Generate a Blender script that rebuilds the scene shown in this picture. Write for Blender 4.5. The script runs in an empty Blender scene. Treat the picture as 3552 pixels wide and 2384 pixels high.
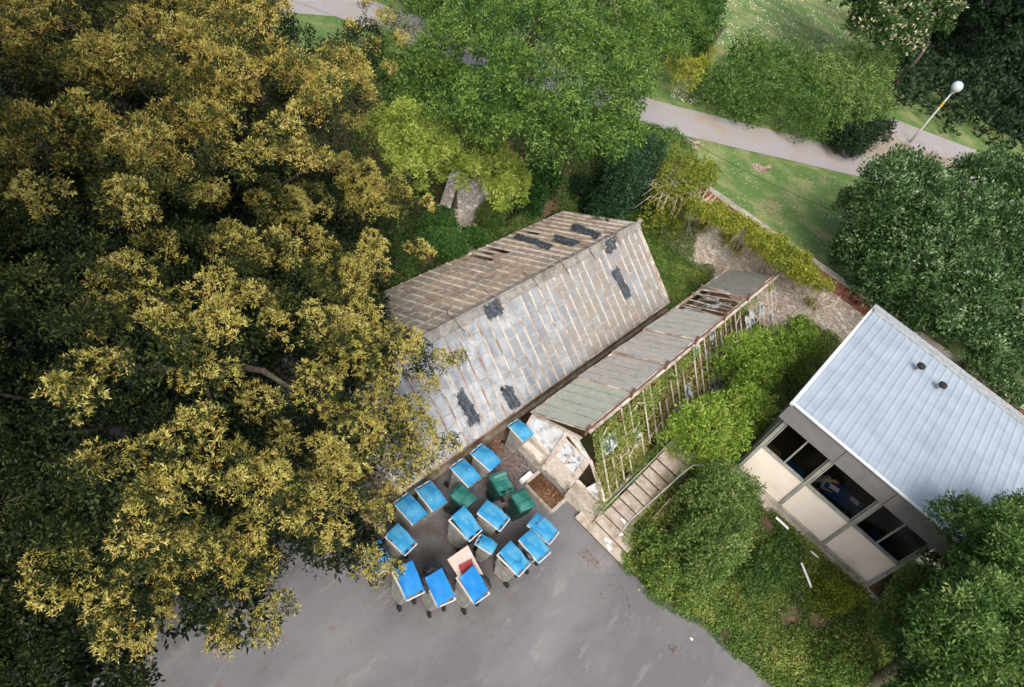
import bpy, math, random
import numpy as np
from mathutils import Vector, Matrix

# ------------------------------------------------------------------ camera, world, sun
C = bpy.context.scene.collection
SC = bpy.context.scene
IW, IH, FOC, CAMZ = 3552., 2384., 2400., 20.

def cam_axes():
    n = np.array([700 - IW/2, -(3400 - IH/2), -FOC]); up = -n/np.linalg.norm(n)
    f = np.array([0, 0, -1.]); yh = f - f.dot(up)*up; yh /= np.linalg.norm(yh)
    R = np.array([np.cross(yh, up), yh, up]); a = math.radians(24.2)
    return np.array([[math.cos(a), -math.sin(a), 0], [math.sin(a), math.cos(a), 0], [0, 0, 1]]) @ R
RC = cam_axes()
cd = bpy.data.cameras.new('camera'); cam = bpy.data.objects.new('camera', cd); C.objects.link(cam)
cam.matrix_world = Matrix.Translation((0, 0, CAMZ)) @ Matrix([list(r) for r in RC]).to_4x4()
cd.sensor_width = 36; cd.lens = FOC/IW*36; cd.clip_end = 3000; cd.clip_start = .2
SC.camera = cam

SUN_EL, SUN_AZ = math.radians(46), math.radians(-56)     # azimuth from +x towards +y
w = bpy.data.worlds.new('World'); SC.world = w; w.use_nodes = True
nt = w.node_tree; sky = nt.nodes.new('ShaderNodeTexSky'); sky.sky_type = 'NISHITA'; sky.sun_disc = False
sky.sun_elevation = SUN_EL; sky.sun_rotation = math.pi/2 - SUN_AZ
sky.air_density = 1.0; sky.dust_density = 5.0
hs = nt.nodes.new('ShaderNodeHueSaturation'); hs.inputs['Saturation'].default_value = .55; nt.links.new(sky.outputs[0], hs.inputs['Color'])
nt.links.new(hs.outputs[0], nt.nodes['Background'].inputs[0]); nt.nodes['Background'].inputs[1].default_value = .125
sl = bpy.data.lights.new('sun', 'SUN'); sl.energy = 1.5; sl.angle = math.radians(26); sl.color = (1, .93, .81)
sun = bpy.data.objects.new('sun', sl); C.objects.link(sun)
sdir = Vector((math.cos(SUN_EL)*math.cos(SUN_AZ), math.cos(SUN_EL)*math.sin(SUN_AZ), math.sin(SUN_EL)))
sun.rotation_euler = sdir.to_track_quat('Z', 'Y').to_euler(); sun.location = (0, 0, 60)
SC.view_settings.view_transform = 'Standard'; SC.view_settings.look = 'None'
SC.view_settings.gamma = 1; SC.view_settings.exposure = 0.90
SC.cycles.max_bounces = 6; SC.cycles.transparent_max_bounces = 8

RNG = np.random.default_rng(7); random.seed(7)
def at(px, py, z):
    v = RC @ np.array([px - IW/2, -(py - IH/2), -FOC]); t = (z - CAMZ)/v[2]
    return np.array([v[0]*t, v[1]*t, z])

# ------------------------------------------------------------------ materials
def base_mat(name, rough=.8):
    m = bpy.data.materials.new(name); m.use_nodes = True; b = m.node_tree.nodes['Principled BSDF']
    b.inputs['Roughness'].default_value = rough; b.inputs['Specular IOR Level'].default_value = .3
    return m, m.node_tree, b
def noise(nt, scale, detail=4, vec=None, rough=.6):
    n = nt.nodes.new('ShaderNodeTexNoise'); n.inputs['Scale'].default_value = scale
    n.inputs['Detail'].default_value = detail; n.inputs['Roughness'].default_value = rough
    if vec: nt.links.new(vec, n.inputs['Vector'])
    return n.outputs['Fac']
def ramp(nt, fac, stops, interp='LINEAR'):
    r = nt.nodes.new('ShaderNodeValToRGB'); r.color_ramp.interpolation = interp
    el = r.color_ramp.elements
    while len(el) < len(stops): el.new(.5)
    for e, (p, c) in zip(el, stops): e.position = p; e.color = (*c, 1) if len(c) == 3 else c
    nt.links.new(fac, r.inputs[0]); return r.outputs[0]
def mix(nt, fac, a, b):
    m = nt.nodes.new('ShaderNodeMix'); m.data_type = 'RGBA'
    for s, v in ((m.inputs[0], fac), (m.inputs[6], a), (m.inputs[7], b)):
        if hasattr(v, 'links'): nt.links.new(v, s)
        else: s.default_value = v if isinstance(v, (int, float)) else (*v, 1)
    return m.outputs[2]
def bump(nt, b, h, strength=.3, dist=.02):
    n = nt.nodes.new('ShaderNodeBump'); n.inputs['Strength'].default_value = strength
    n.inputs['Distance'].default_value = dist; nt.links.new(h, n.inputs['Height'])
    nt.links.new(n.outputs[0], b.inputs['Normal'])
def coords(nt, obj=True):
    t = nt.nodes.new('ShaderNodeTexCoord'); return t.outputs['Object']
def mapped(nt, vec, scale):
    m = nt.nodes.new('ShaderNodeMapping'); m.inputs['Scale'].default_value = scale
    nt.links.new(vec, m.inputs[0]); return m.outputs[0]
def noisy(name, c1, c2, scale=6, rough=.8, bmp=.25, c3=None, scale3=1.5, lo=.35, hi=.65, metal=0, spec=.3):
    m, t, b = base_mat(name, rough); v = coords(t)
    col = ramp(t, noise(t, scale, 6, v), [(lo, c1), (hi, c2)])
    if c3: col = mix(t, ramp(t, noise(t, scale3, 4, v), [(.48, (0, 0, 0)), (.66, (1, 1, 1))]), col, c3)
    t.links.new(col, b.inputs['Base Color']); b.inputs['Metallic'].default_value = metal
    b.inputs['Specular IOR Level'].default_value = spec
    if bmp: bump(t, b, noise(t, scale*6, 4, v), bmp)
    return m
def leaf_mat(name, stops, trans=.3, rough=.55):
    m, t, b = base_mat(name, rough)
    a = t.nodes.new('ShaderNodeAttribute'); a.attribute_name = 'tint'
    col = ramp(t, a.outputs['Fac'], stops); t.links.new(col, b.inputs['Base Color'])
    tr = t.nodes.new('ShaderNodeBsdfTranslucent'); t.links.new(col, tr.inputs[0])
    mx = t.nodes.new('ShaderNodeMixShader'); mx.inputs[0].default_value = trans
    t.links.new(b.outputs[0], mx.inputs[1]); t.links.new(tr.outputs[0], mx.inputs[2])
    t.links.new(mx.outputs[0], t.nodes['Material Output'].inputs[0])
    return m
def flat(name, c, rough=.6, spec=.3, metal=0): return noisy(name, tuple(x*.88 for x in c), c, 9, rough, .08, metal=metal, spec=spec)

M = {}
M['asphalt'] = noisy('asphalt', (.125, .118, .125), (.175, .165, .172), 30, .9, .3, (.21, .195, .195), .35)
def asphalt():
    m, t, b = base_mat('yard_asphalt', .88); v = coords(t)
    fine = ramp(t, noise(t, 55, 3, v), [(.3, (.105, .103, .113)), (.7, (.172, .168, .181))])
    big = ramp(t, noise(t, .3, 6, mapped(t, v, (1, .45, 1))), [(.44, (0, 0, 0)), (.74, (.9, .9, .9))])
    col = mix(t, big, fine, (.26, .25, .255))
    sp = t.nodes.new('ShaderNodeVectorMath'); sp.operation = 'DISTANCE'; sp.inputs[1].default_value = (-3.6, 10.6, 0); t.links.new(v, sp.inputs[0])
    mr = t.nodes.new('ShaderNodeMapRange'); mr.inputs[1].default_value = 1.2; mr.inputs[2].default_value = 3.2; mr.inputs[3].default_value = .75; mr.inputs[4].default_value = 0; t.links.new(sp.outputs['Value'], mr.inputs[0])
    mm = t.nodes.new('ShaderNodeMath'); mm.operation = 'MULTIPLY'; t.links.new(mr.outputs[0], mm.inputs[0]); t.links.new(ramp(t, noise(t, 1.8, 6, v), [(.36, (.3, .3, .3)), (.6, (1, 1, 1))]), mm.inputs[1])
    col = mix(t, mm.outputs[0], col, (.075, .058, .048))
    col = mix(t, ramp(t, noise(t, 1.1, 6, mapped(t, v, (1.6, .5, 1)), .7), [(.57, (0, 0, 0)), (.66, (.4, .4, .4))]), col, (.30, .285, .28))
    st = ramp(t, noise(t, 3.2, 5, v), [(.60, (0, 0, 0)), (.68, (1, 1, 1))])
    m2 = t.nodes.new('ShaderNodeMath'); m2.operation = 'MULTIPLY'; m2.inputs[1].default_value = .35
    t.links.new(st, m2.inputs[0])
    col = mix(t, m2.outputs[0], col, (.16, .105, .07))
    t.links.new(col, b.inputs['Base Color']); bump(t, b, noise(t, 90, 3, v), .35, .01); return m
M['asphalt'] = asphalt()
M['path'] = noisy('path_surface', (.26, .245, .255), (.34, .32, .325), 14, .9, .2, (.30, .25, .21), .5)
M['gravel'] = noisy('gravel', (.24, .19, .15), (.36, .31, .26), 22, .95, .4, (.16, .11, .08), 1.2)
M['soil'] = noisy('soil', (.075, .05, .03), (.17, .11, .07), 8, .95, .5, (.07, .085, .03), 1.1)
def grass_mat():
    m, t, b = base_mat('grass', .9); v = coords(t)
    a = ramp(t, noise(t, 9, 6, v), [(.35, (.06, .125, .03)), (.65, (.125, .20, .055))])
    col = mix(t, ramp(t, noise(t, .6, 4, v), [(.45, (0, 0, 0)), (.62, (1, 1, 1))]), a, (.20, .23, .09))
    col = mix(t, ramp(t, noise(t, .9, 5, mapped(t, v, (1, 1, 1.7))), [(.58, (0, 0, 0)), (.72, (1, 1, 1))]), col, (.24, .20, .10))
    t.links.new(col, b.inputs['Base Color']); bump(t, b, noise(t, 40, 4, v), .8, .03); return m
M['grass'] = grass_mat()
M['concrete'] = noisy('concrete', (.30, .275, .235), (.44, .40, .35), 7, .9, .3, (.22, .19, .14), 1.6)
M['step'] = noisy('step_concrete', (.36, .31, .27), (.50, .44, .39), 9, .9, .3, (.27, .21, .15), 2.4)
M['riser'] = noisy('dark_riser', (.07, .05, .035), (.15, .115, .085), 5, .95, .3)  # darker brown than the treads
M['stain_wall'] = noisy('stained_wall', (.15, .125, .095), (.33, .29, .24), 4, .95, .4, (.12, .075, .045), 2.0)
M['white_wood'] = noisy('flaking_white_wood', (.48, .42, .37), (.66, .60, .55), 12, .8, .3, (.30, .22, .16), 2.4)
M['bar_white'] = noisy('flaking_glazing_bar', (.44, .39, .35), (.62, .56, .51), 5, .8, .2, (.26, .18, .13), 1.7)
M['bar_brown'] = noisy('bare_glazing_bar', (.20, .14, .11), (.36, .27, .22), 5, .85, .2, (.60, .54, .48), 1.7)
M['rust'] = noisy('rust', (.08, .04, .028), (.19, .095, .06), 18, .9, .4)
M['lead'] = noisy('ridge_lead', (.20, .19, .175), (.33, .31, .29), 5, .75, .25, (.15, .13, .10), 1.8)
M['black_plastic'] = noisy('black_plastic', (.03, .038, .05), (.10, .12, .15), 7, .38, .9, spec=.6)
M['bag'] = noisy('bin_bag', (.006, .007, .009), (.03, .035, .045), 5, .25, 1.0, spec=.7)
M['blue'] = noisy('blue_lid', (.012, .19, .42), (.035, .26, .48), 5, .5, .08, (.08, .31, .50), 3, spec=.4)
M['blue2'] = noisy('deep_blue_lid', (.008, .15, .47), (.015, .21, .54), 4, .42, .06, spec=.45)
M['cream'] = flat('cream_rim', (.62, .60, .56), .6)
M['bin_grey'] = noisy('bin_grey', (.17, .168, .155), (.26, .257, .24), 4, .65, .1, (.32, .31, .295), 2)
M['green'] = noisy('green_lid', (.008, .095, .078), (.015, .135, .11), 5, .5, .1, (.045, .18, .15), 2.5, spec=.4)
M['bin_green'] = noisy('bin_green_body', (.008, .03, .028), (.015, .05, .045), 4, .6, .1)
M['rubber'] = flat('rubber', (.02, .02, .02), .8)
M['ink'] = flat('marker_ink', (.02, .10, .28), .8)
M['board'] = noisy('pink_board', (.52, .42, .37), (.60, .50, .46), 5, .85, .1)
M['card'] = noisy('cardboard', (.40, .28, .20), (.50, .37, .28), 5, .9, .1)
M['red'] = flat('red_plastic', (.36, .05, .05), .5)
M['white'] = flat('white_paper', (.90, .90, .90), .7)
M['log'] = noisy('weathered_log', (.20, .14, .10), (.34, .26, .20), 8, .9, .4)
M['bark'] = noisy('bark', (.045, .035, .025), (.13, .10, .075), 12, .95, .6, (.09, .10, .06), 2)
M['twig'] = noisy('dry_twig', (.46, .36, .29), (.70, .58, .48), 9, .9, .3)
M['fascia'] = noisy('grey_fascia', (.15, .145, .145), (.18, .175, .175), 3, .6, .05)
M['panel'] = noisy('cream_wall_panel', (.76, .685, .61), (.80, .72, .645), 2.2, .7, .04, (.70, .61, .53), .9)
M['steel'] = noisy('grey_steel', (.20, .215, .205), (.29, .30, .285), 6, .55, .1, (.34, .33, .28), 2)
M['roof'] = noisy('blue_grey_roof', (.275, .33, .395), (.32, .375, .44), 1.3, .6, .03, (.25, .305, .37), .7, spec=.4)
M['roof_edge'] = noisy('roof_edge', (.50, .54, .57), (.62, .65, .66), 5, .5, .1)
M['flash'] = noisy('lead_flashing', (.22, .24, .26), (.38, .40, .42), 9, .6, .3)
M['carpet'] = noisy('blue_carpet', (.012, .06, .22), (.02, .09, .30), 14, .95, .3)
M['room'] = flat('room_wall', (.16, .12, .10), .9)
M['floor_brown'] = noisy('brown_floor', (.03, .018, .013), (.06, .035, .022), 3, .6, .1)
M['skin'] = flat('skin', (.55, .30, .20), .6)
M['shirt_grey'] = flat('grey_shirt', (.36, .36, .34), .9)
M['shirt_dark'] = flat('dark_red_shirt', (.12, .03, .03), .9)
M['hair'] = flat('dark_hair', (.05, .03, .02), .8)
M['brown_wood'] = noisy('brown_wood', (.14, .07, .03), (.28, .15, .07), 8, .6, .1)
M['pole'] = noisy('lamp_pole', (.28, .30, .30), (.40, .41, .39), 6, .5, .1)
M['globe'] = flat('lamp_globe', (.42, .48, .54), .15, .6)
M['yellow'] = flat('yellow_band', (.55, .38, .05), .6)
M['brick'] = None
M['lap'] = noisy('pane_lap_strip', (.17, .16, .15), (.55, .52, .49), 2.5, .9, .1, lo=.3, hi=.6)  # thin strips at the pane laps, mottled dark grey to pale
def brick_mat(name, c1, c2, mortar, sc, squash=.5):
    m, t, b = base_mat(name, .9); v = coords(t)
    sx = t.nodes.new('ShaderNodeSeparateXYZ'); t.links.new(v, sx.inputs[0])
    cb = t.nodes.new('ShaderNodeCombineXYZ'); a = t.nodes.new('ShaderNodeMath'); a.operation = 'ADD'
    t.links.new(sx.outputs[0], a.inputs[0]); t.links.new(sx.outputs[1], a.inputs[1])
    t.links.new(a.outputs[0], cb.inputs[0]); t.links.new(sx.outputs[2], cb.inputs[1])
    br = t.nodes.new('ShaderNodeTexBrick'); t.links.new(cb.outputs[0], br.inputs[0])
    for k, c in (('Color1', c1), ('Color2', c2), ('Mortar', mortar)): br.inputs[k].default_value = (*c, 1)
    br.inputs['Scale'].default_value = sc; br.inputs['Mortar Size'].default_value = .03
    col = mix(t, ramp(t, noise(t, 3, 5, v), [(.4, (0, 0, 0)), (.65, (1, 1, 1))]), br.outputs[0], tuple(x*.55 for x in c1))
    t.links.new(col, b.inputs['Base Color']); bump(t, b, br.outputs['Fac'], -.5, .02); return m
M['brick'] = brick_mat('red_brick', (.30, .09, .05), (.40, .15, .09), (.32, .25, .2), 2.2)
def stone_mat():
    m, t, b = base_mat('rubble_stone', .95); v = mapped(t, coords(t), (3.2, 3.2, 6.5))
    vo = t.nodes.new('ShaderNodeTexVoronoi'); t.links.new(v, vo.inputs[0]); vo.inputs['Scale'].default_value = 1.1
    vd = t.nodes.new('ShaderNodeTexVoronoi'); t.links.new(v, vd.inputs[0]); vd.inputs['Scale'].default_value = 1.1; vd.feature = 'DISTANCE_TO_EDGE'
    s = t.nodes.new('ShaderNodeSeparateColor'); t.links.new(vo.outputs['Color'], s.inputs[0])
    col = ramp(t, s.outputs[0], [(0, (.50, .42, .36)), (.5, (.70, .62, .55)), (1, (.84, .79, .73))])
    col = mix(t, ramp(t, vd.outputs['Distance'], [(.03, (.8, .8, .8)), (.09, (0, 0, 0))]), col, (.30, .23, .18))
    col = mix(t, ramp(t, noise(t, .8, 5, coords(t)), [(.50, (0, 0, 0)), (.70, (.8, .8, .8))]), col, (.36, .29, .22))
    t.links.new(col, b.inputs['Base Color']); bump(t, b, vd.outputs['Distance'], .8, .06); return m
M['stone'] = stone_mat()
def pane_mat(name, c1, c2, c3, debris, dlo, dhi, sc=(1.8, 2.2)):
    """whitewashed glass: each pane its own tone, dead leaves and moss lying on it (object space, x up the slope, y along)"""
    m, t, b = base_mat(name, .45); v = coords(t)
    a = t.nodes.new('ShaderNodeAttribute'); a.attribute_name = 'tint'
    col = ramp(t, a.outputs['Fac'], [(0, c1), (.5, c2), (1, c3)])
    col = mix(t, ramp(t, noise(t, 2.3, 6, v), [(.40, (0, 0, 0)), (.68, (.85, .85, .85))]), col, tuple(x*.62 for x in c2))
    col = mix(t, ramp(t, noise(t, 1.6, 6, mapped(t, v, (.35, 1.6, .35)), .7), [(.5, (0, 0, 0)), (.64, (.75, .75, .75))]), col, tuple(x*.5 for x in c2))
    sx = t.nodes.new('ShaderNodeSeparateXYZ'); t.links.new(v, sx.inputs[0])
    mr = t.nodes.new('ShaderNodeMapRange'); mr.inputs[1].default_value = 15; mr.inputs[2].default_value = 21
    mr.inputs[3].default_value = dlo; mr.inputs[4].default_value = dhi; t.links.new(sx.outputs[1], mr.inputs[0])
    n = noise(t, 13, 8, v, .75); n2 = noise(t, .9, 4, v)
    s = t.nodes.new('ShaderNodeMath'); s.operation = 'ADD'; t.links.new(n, s.inputs[0]); t.links.new(mr.outputs[0], s.inputs[1])
    s2 = t.nodes.new('ShaderNodeMath'); s2.operation = 'MULTIPLY_ADD'; t.links.new(n2, s2.inputs[0]); s2.inputs[1].default_value = .5
    t.links.new(s.outputs[0], s2.inputs[2])
    f = ramp(t, s2.outputs[0], [(.78, (0, 0, 0)), (.84, (1, 1, 1))])
    dc = ramp(t, noise(t, 45, 3, v), [(.4, tuple(x*.5 for x in debris)), (.62, debris)])
    col = mix(t, f, col, dc); t.links.new(col, b.inputs['Base Color'])
    bump(t, b, n, .3, .02); return m
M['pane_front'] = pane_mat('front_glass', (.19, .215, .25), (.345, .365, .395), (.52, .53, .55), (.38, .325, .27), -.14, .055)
M['pane_back'] = pane_mat('back_glass', (.17, .155, .135), (.28, .26, .235), (.43, .40, .36), (.56, .43, .31), .03, .07)
M['frost'] = noisy('whitewashed_pane', (.56, .58, .62), (.72, .73, .76), 3.5, .35, .1, (.24, .27, .29), 3.0)
M['smear'] = noisy('smeared_pane', (.10, .12, .14), (.62, .65, .70), 7, .35, .1, lo=.36, hi=.5)
M['dirty'] = noisy('dirty_dark_pane', (.035, .045, .05), (.45, .50, .52), 5, .3, .1, lo=.42, hi=.56)
def slat_mat(name, c1, c2):
    m, t, b = base_mat(name, .8); v = coords(t)
    wv = t.nodes.new('ShaderNodeTexWave'); wv.wave_type = 'BANDS'; wv.bands_direction = 'X'; wv.inputs['Scale'].default_value = 5.5
    wv.inputs['Distortion'].default_value = 1.2; wv.inputs['Detail'].default_value = 2; t.links.new(v, wv.inputs[0])
    a = ramp(t, noise(t, 5, 6, v), [(.35, c1), (.65, c2)])
    mm = t.nodes.new('ShaderNodeMath'); mm.operation = 'MULTIPLY'; mm.inputs[1].default_value = .45; t.links.new(wv.outputs['Fac'], mm.inputs[0])
    col = mix(t, mm.outputs[0], a, tuple(x*.7 for x in c1)); t.links.new(col, b.inputs['Base Color'])
    bump(t, b, wv.outputs['Fac'], .5, .015); return m
M['slat_green'] = slat_mat('green_lath', (.40, .435, .375), (.52, .55, .48))
M['slat_grey'] = slat_mat('grey_lath', (.40, .38, .365), (.53, .51, .49))
M['slat_pale'] = slat_mat('pale_lath', (.38, .385, .35), (.50, .50, .47))
M['slat_dark'] = slat_mat('dark_lath', (.19, .185, .175), (.28, .27, .25))
def glass_mat():
    m = bpy.data.materials.new('window_glass'); m.use_nodes = True; t = m.node_tree; t.nodes.clear()
    o = t.nodes.new('ShaderNodeOutputMaterial'); g = t.nodes.new('ShaderNodeBsdfGlossy'); g.inputs['Roughness'].default_value = .03
    tr = t.nodes.new('ShaderNodeBsdfTransparent'); tr.inputs[0].default_value = (.85, .88, .9, 1)
    f = t.nodes.new('ShaderNodeFresnel'); f.inputs[0].default_value = 1.35; mx = t.nodes.new('ShaderNodeMixShader')
    t.links.new(f.outputs[0], mx.inputs[0]); t.links.new(tr.outputs[0], mx.inputs[1]); t.links.new(g.outputs[0], mx.inputs[2])
    t.links.new(mx.outputs[0], o.inputs[0]); return m
M['glass'] = glass_mat(); M['glass_dark'] = flat('dark_window', (.03, .04, .05), .08, .6)
G = lambda *s: [(i/(len(s)-1), c) for i, c in enumerate(s)]
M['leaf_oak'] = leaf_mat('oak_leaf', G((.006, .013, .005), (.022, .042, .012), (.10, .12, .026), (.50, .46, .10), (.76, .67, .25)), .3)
M['leaf_catkin'] = leaf_mat('oak_catkin', G((.26, .16, .03), (.52, .35, .08), (.68, .53, .19)), .3)
M['leaf_green'] = leaf_mat('green_leaf', G((.014, .05, .012), (.05, .13, .024), (.125, .235, .04), (.28, .38, .085)), .35)
M['leaf_gold'] = leaf_mat('yellow_green_leaf', G((.10, .20, .025), (.34, .43, .07), (.60, .62, .18)), .4)
M['leaf_dark'] = leaf_mat('dark_leaf', G((.006, .016, .007), (.012, .032, .012), (.025, .055, .02)), .15)
M['leaf_blue'] = leaf_mat('bluish_leaf', G((.010, .03, .014), (.022, .065, .027), (.05, .11, .045)), .2)
M['leaf_beam'] = leaf_mat('whitebeam_leaf', G((.008, .03, .010), (.032, .085, .022), (.09, .17, .05), (.34, .42, .25)), .25)
M['leaf_may'] = leaf_mat('flowering_leaf', G((.015, .04, .012), (.04, .09, .02), (.08, .13, .035), (.52, .50, .32)), .25)
M['leaf_shrub'] = leaf_mat('shrub_leaf', G((.02, .055, .014), (.06, .14, .03), (.15, .25, .06), (.30, .36, .13)), .35)
M['leaf_elder'] = leaf_mat('elder_leaf', G((.035, .10, .014), (.14, .27, .032), (.28, .42, .06), (.46, .54, .13)), .38)
M['leaf_laurel'] = leaf_mat('laurel_leaf', G((.015, .055, .012), (.045, .13, .025), (.11, .21, .05)), .25)
M['leaf_ivy'] = leaf_mat('ivy_leaf', G((.04, .085, .018), (.09, .18, .035), (.19, .28, .06), (.38, .38, .09)), .25)
M['leaf_creeper'] = leaf_mat('creeper_leaf', G((.07, .12, .02), (.24, .28, .035), (.44, .43, .06)), .35)
M['leaf_hedge'] = leaf_mat('hedge_leaf', G((.012, .040, .008), (.04, .105, .018), (.10, .19, .035), (.26, .32, .11)), .25)
M['leaf_weed'] = leaf_mat('weed_leaf', G((.05, .11, .025), (.16, .22, .05), (.30, .30, .09), (.40, .33, .14)), .3)
M['leaf_litter'] = leaf_mat('dead_leaf', G((.05, .022, .012), (.13, .055, .025), (.22, .10, .05), (.36, .22, .13)), .05)
M['daisy'] = leaf_mat('daisy', G((.62, .64, .60), (.75, .75, .70)), .1)
M['blade'] = leaf_mat('grass_blade', G((.06, .12, .03), (.14, .21, .06), (.24, .27, .10)), .3)

# ------------------------------------------------------------------ mesh helpers
class MB:
    def __init__(s): s.v, s.f, s.t = [], [], []
    def poly(s, pts, tint=0.):
        n = len(s.v); s.v += [tuple(map(float, p)) for p in pts]; s.f.append(tuple(range(n, n+len(pts)))); s.t.append(tint)
    def hexa(s, p, tint=0.):
        n = len(s.v); s.v += [tuple(map(float, q)) for q in p]
        for q in ((0, 3, 2, 1), (4, 5, 6, 7), (0, 1, 5, 4), (1, 2, 6, 5), (2, 3, 7, 6), (3, 0, 4, 7)):
            s.f.append(tuple(n+i for i in q)); s.t.append(tint)
    def box(s, x0, y0, z0, x1, y1, z1, tint=0.):
        s.hexa([(x0, y0, z0), (x1, y0, z0), (x1, y1, z0), (x0, y1, z0), (x0, y0, z1), (x1, y0, z1), (x1, y1, z1), (x0, y1, z1)], tint)
    def beam(s, a, b, wd, ht, up=(0, 0, 1), tint=0.):
        a, b = Vector(a), Vector(b); d = (b-a).normalized(); sd = d.cross(Vector(up)).normalized()*(wd/2); u = sd.cross(d).normalized()*(ht/2)
        s.hexa([a-sd-u, b-sd-u, b+sd-u, a+sd-u, a-sd+u, b-sd+u, b+sd+u, a+sd+u], tint)
    def tube(s, pts, radii, seg=7, caps=True):
        pts = [Vector(p) for p in pts]
        if not hasattr(radii, '__len__'): radii = [radii]*len(pts)
        base = len(s.v); ref = Vector((0.3, 0.2, 1)).normalized()
        for i, p in enumerate(pts):
            d = (pts[min(i+1, len(pts)-1)] - pts[max(i-1, 0)]).normalized()
            if abs(d.dot(ref)) > .97: r2 = Vector((1, 0, 0))
            else: r2 = ref
            a = d.cross(r2).normalized(); b2 = d.cross(a)
            for k in range(seg):
                t = 2*math.pi*k/seg; s.v.append(tuple(p + (a*math.cos(t) + b2*math.sin(t))*radii[i]))
        for i in range(len(pts)-1):
            for k in range(seg):
                k2 = (k+1) % seg; s.f.append((base+i*seg+k, base+i*seg+k2, base+(i+1)*seg+k2, base+(i+1)*seg+k)); s.t.append(0)
        if caps:
            s.f.append(tuple(base+k for k in range(seg))[::-1]); s.t.append(0)
            s.f.append(tuple(base+(len(pts)-1)*seg+k for k in range(seg))); s.t.append(0)
    def lathe(s, c, prof, seg=16):
        base = len(s.v); c = Vector(c)
        for r, z in prof:
            for k in range(seg): t = 2*math.pi*k/seg; s.v.append((c.x+r*math.cos(t), c.y+r*math.sin(t), c.z+z))
        for i in range(len(prof)-1):
            for k in range(seg):
                k2 = (k+1) % seg; s.f.append((base+i*seg+k, base+i*seg+k2, base+(i+1)*seg+k2, base+(i+1)*seg+k)); s.t.append(0)
        s.f.append(tuple(base+k for k in range(seg))[::-1]); s.t.append(0)
        s.f.append(tuple(base+(len(prof)-1)*seg+k for k in range(seg))); s.t.append(0)
    def build(s, name, mat, parent=None, smooth=False, tint=False, org=None, bevel=0):
        me = bpy.data.meshes.new(name); vv = s.v
        if org is not None: vv = [(x-org[0], y-org[1], z-org[2]) for x, y, z in vv]
        me.from_pydata(vv, [], s.f); me.update()
        if tint: a = me.attributes.new('tint', 'FLOAT', 'FACE'); a.data.foreach_set('value', s.t)
        if smooth: me.polygons.foreach_set('use_smooth', [True]*len(me.polygons))
        me.materials.append(mat); o = bpy.data.objects.new(name, me); C.objects.link(o)
        if org is not None: o.location = org
        if parent: o.parent = parent
        if bevel: b = o.modifiers.new('bevel', 'BEVEL'); b.width = bevel; b.segments = 2; b.limit_method = 'ANGLE'
        return o
def tag(o, label=None, cat=None, group=None, kind=None):
    for k, v in (('label', label), ('category', cat), ('group', group), ('kind', kind)):
        if v: o[k] = v
    return o
def thing(name, loc, label, cat, group=None, rz=0):
    o = bpy.data.objects.new(name, None); C.objects.link(o); o.location = loc; o.rotation_euler = (0, 0, rz); o.empty_display_size = .2
    return tag(o, label, cat, group)
def local(o, root):     # parent while keeping world placed vertices
    o.parent = root; o.matrix_parent_inverse = root.matrix_basis.inverted(); return o
def part(mb, name, mat, root, **k): return local(mb.build(name, mat, **k), root)
def leafmesh(name, P, D, L, Wd, tint, mat, parent=None, cup=.15):
    n = len(P); R = RNG.normal(size=(n, 3)); S = np.cross(D, R); S /= np.linalg.norm(S, axis=1)[:, None]+1e-9
    N = np.cross(S, D); L = np.broadcast_to(L, n)[:, None]; Wd = np.broadcast_to(Wd, n)[:, None]
    mid = P + D*L*.45 + N*L*cup
    V = np.stack([P, mid + S*Wd*.5, P + D*L, mid - S*Wd*.5], 1).reshape(-1, 3)
    me = bpy.data.meshes.new(name); me.vertices.add(4*n); me.vertices.foreach_set('co', V.ravel())
    me.loops.add(4*n); me.loops.foreach_set('vertex_index', np.arange(4*n)); me.polygons.add(n)
    me.polygons.foreach_set('loop_start', np.arange(n)*4); me.polygons.foreach_set('loop_total', np.full(n, 4))
    me.update(); a = me.attributes.new('tint', 'FLOAT', 'FACE'); a.data.foreach_set('value', np.clip(tint, 0, 1).astype(np.float32))
    me.materials.append(mat); o = bpy.data.objects.new(name, me); C.objects.link(o)
    if parent: local(o, parent)
    return o
def unit(a): return a/(np.linalg.norm(a, axis=1)[:, None]+1e-9)
def tufts(blobs, n, zlo=-.35, sh=(.72, 1.1), cull=.72):
    c = np.array([b[0] for b in blobs], float); r = np.array([b[1] for b in blobs], float)
    i = RNG.choice(len(r), n, p=r**2/(r**2).sum()); u = unit(RNG.normal(size=(n, 3)))
    k = u[:, 2] > zlo; i, u = i[k], u[k]
    # lumpy radius
    ph = c[i]*1.7; w_ = 1+.13*np.sin(u[:, 0]*6+ph[:, 0])*np.sin(u[:, 1]*7+ph[:, 1])+.09*np.sin(u[:, 2]*9+ph[:, 2])
    P = c[i] + u*(r[i]*w_*RNG.uniform(*sh, len(i)))[:, None]
    keep = np.ones(len(P), bool)
    for j in range(len(r)):
        d = np.linalg.norm(P-c[j], axis=1); keep &= ~((d < r[j]*cull) & (i != j))
    return P[keep], u[keep]
def sub(blobs, k, f=.34, zlo=-.1, seed=1, reach=.86):
    r_ = np.random.default_rng(seed); out = []
    for c, r in blobs:
        for _ in range(k):
            u = r_.normal(size=3); u /= np.linalg.norm(u)
            if u[2] < zlo: u[2] = abs(u[2])
            out.append((np.asarray(c)+u*r*r_.uniform(reach-.15, reach+.12), r*f*r_.uniform(.7, 1.3)))
    return out
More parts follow.
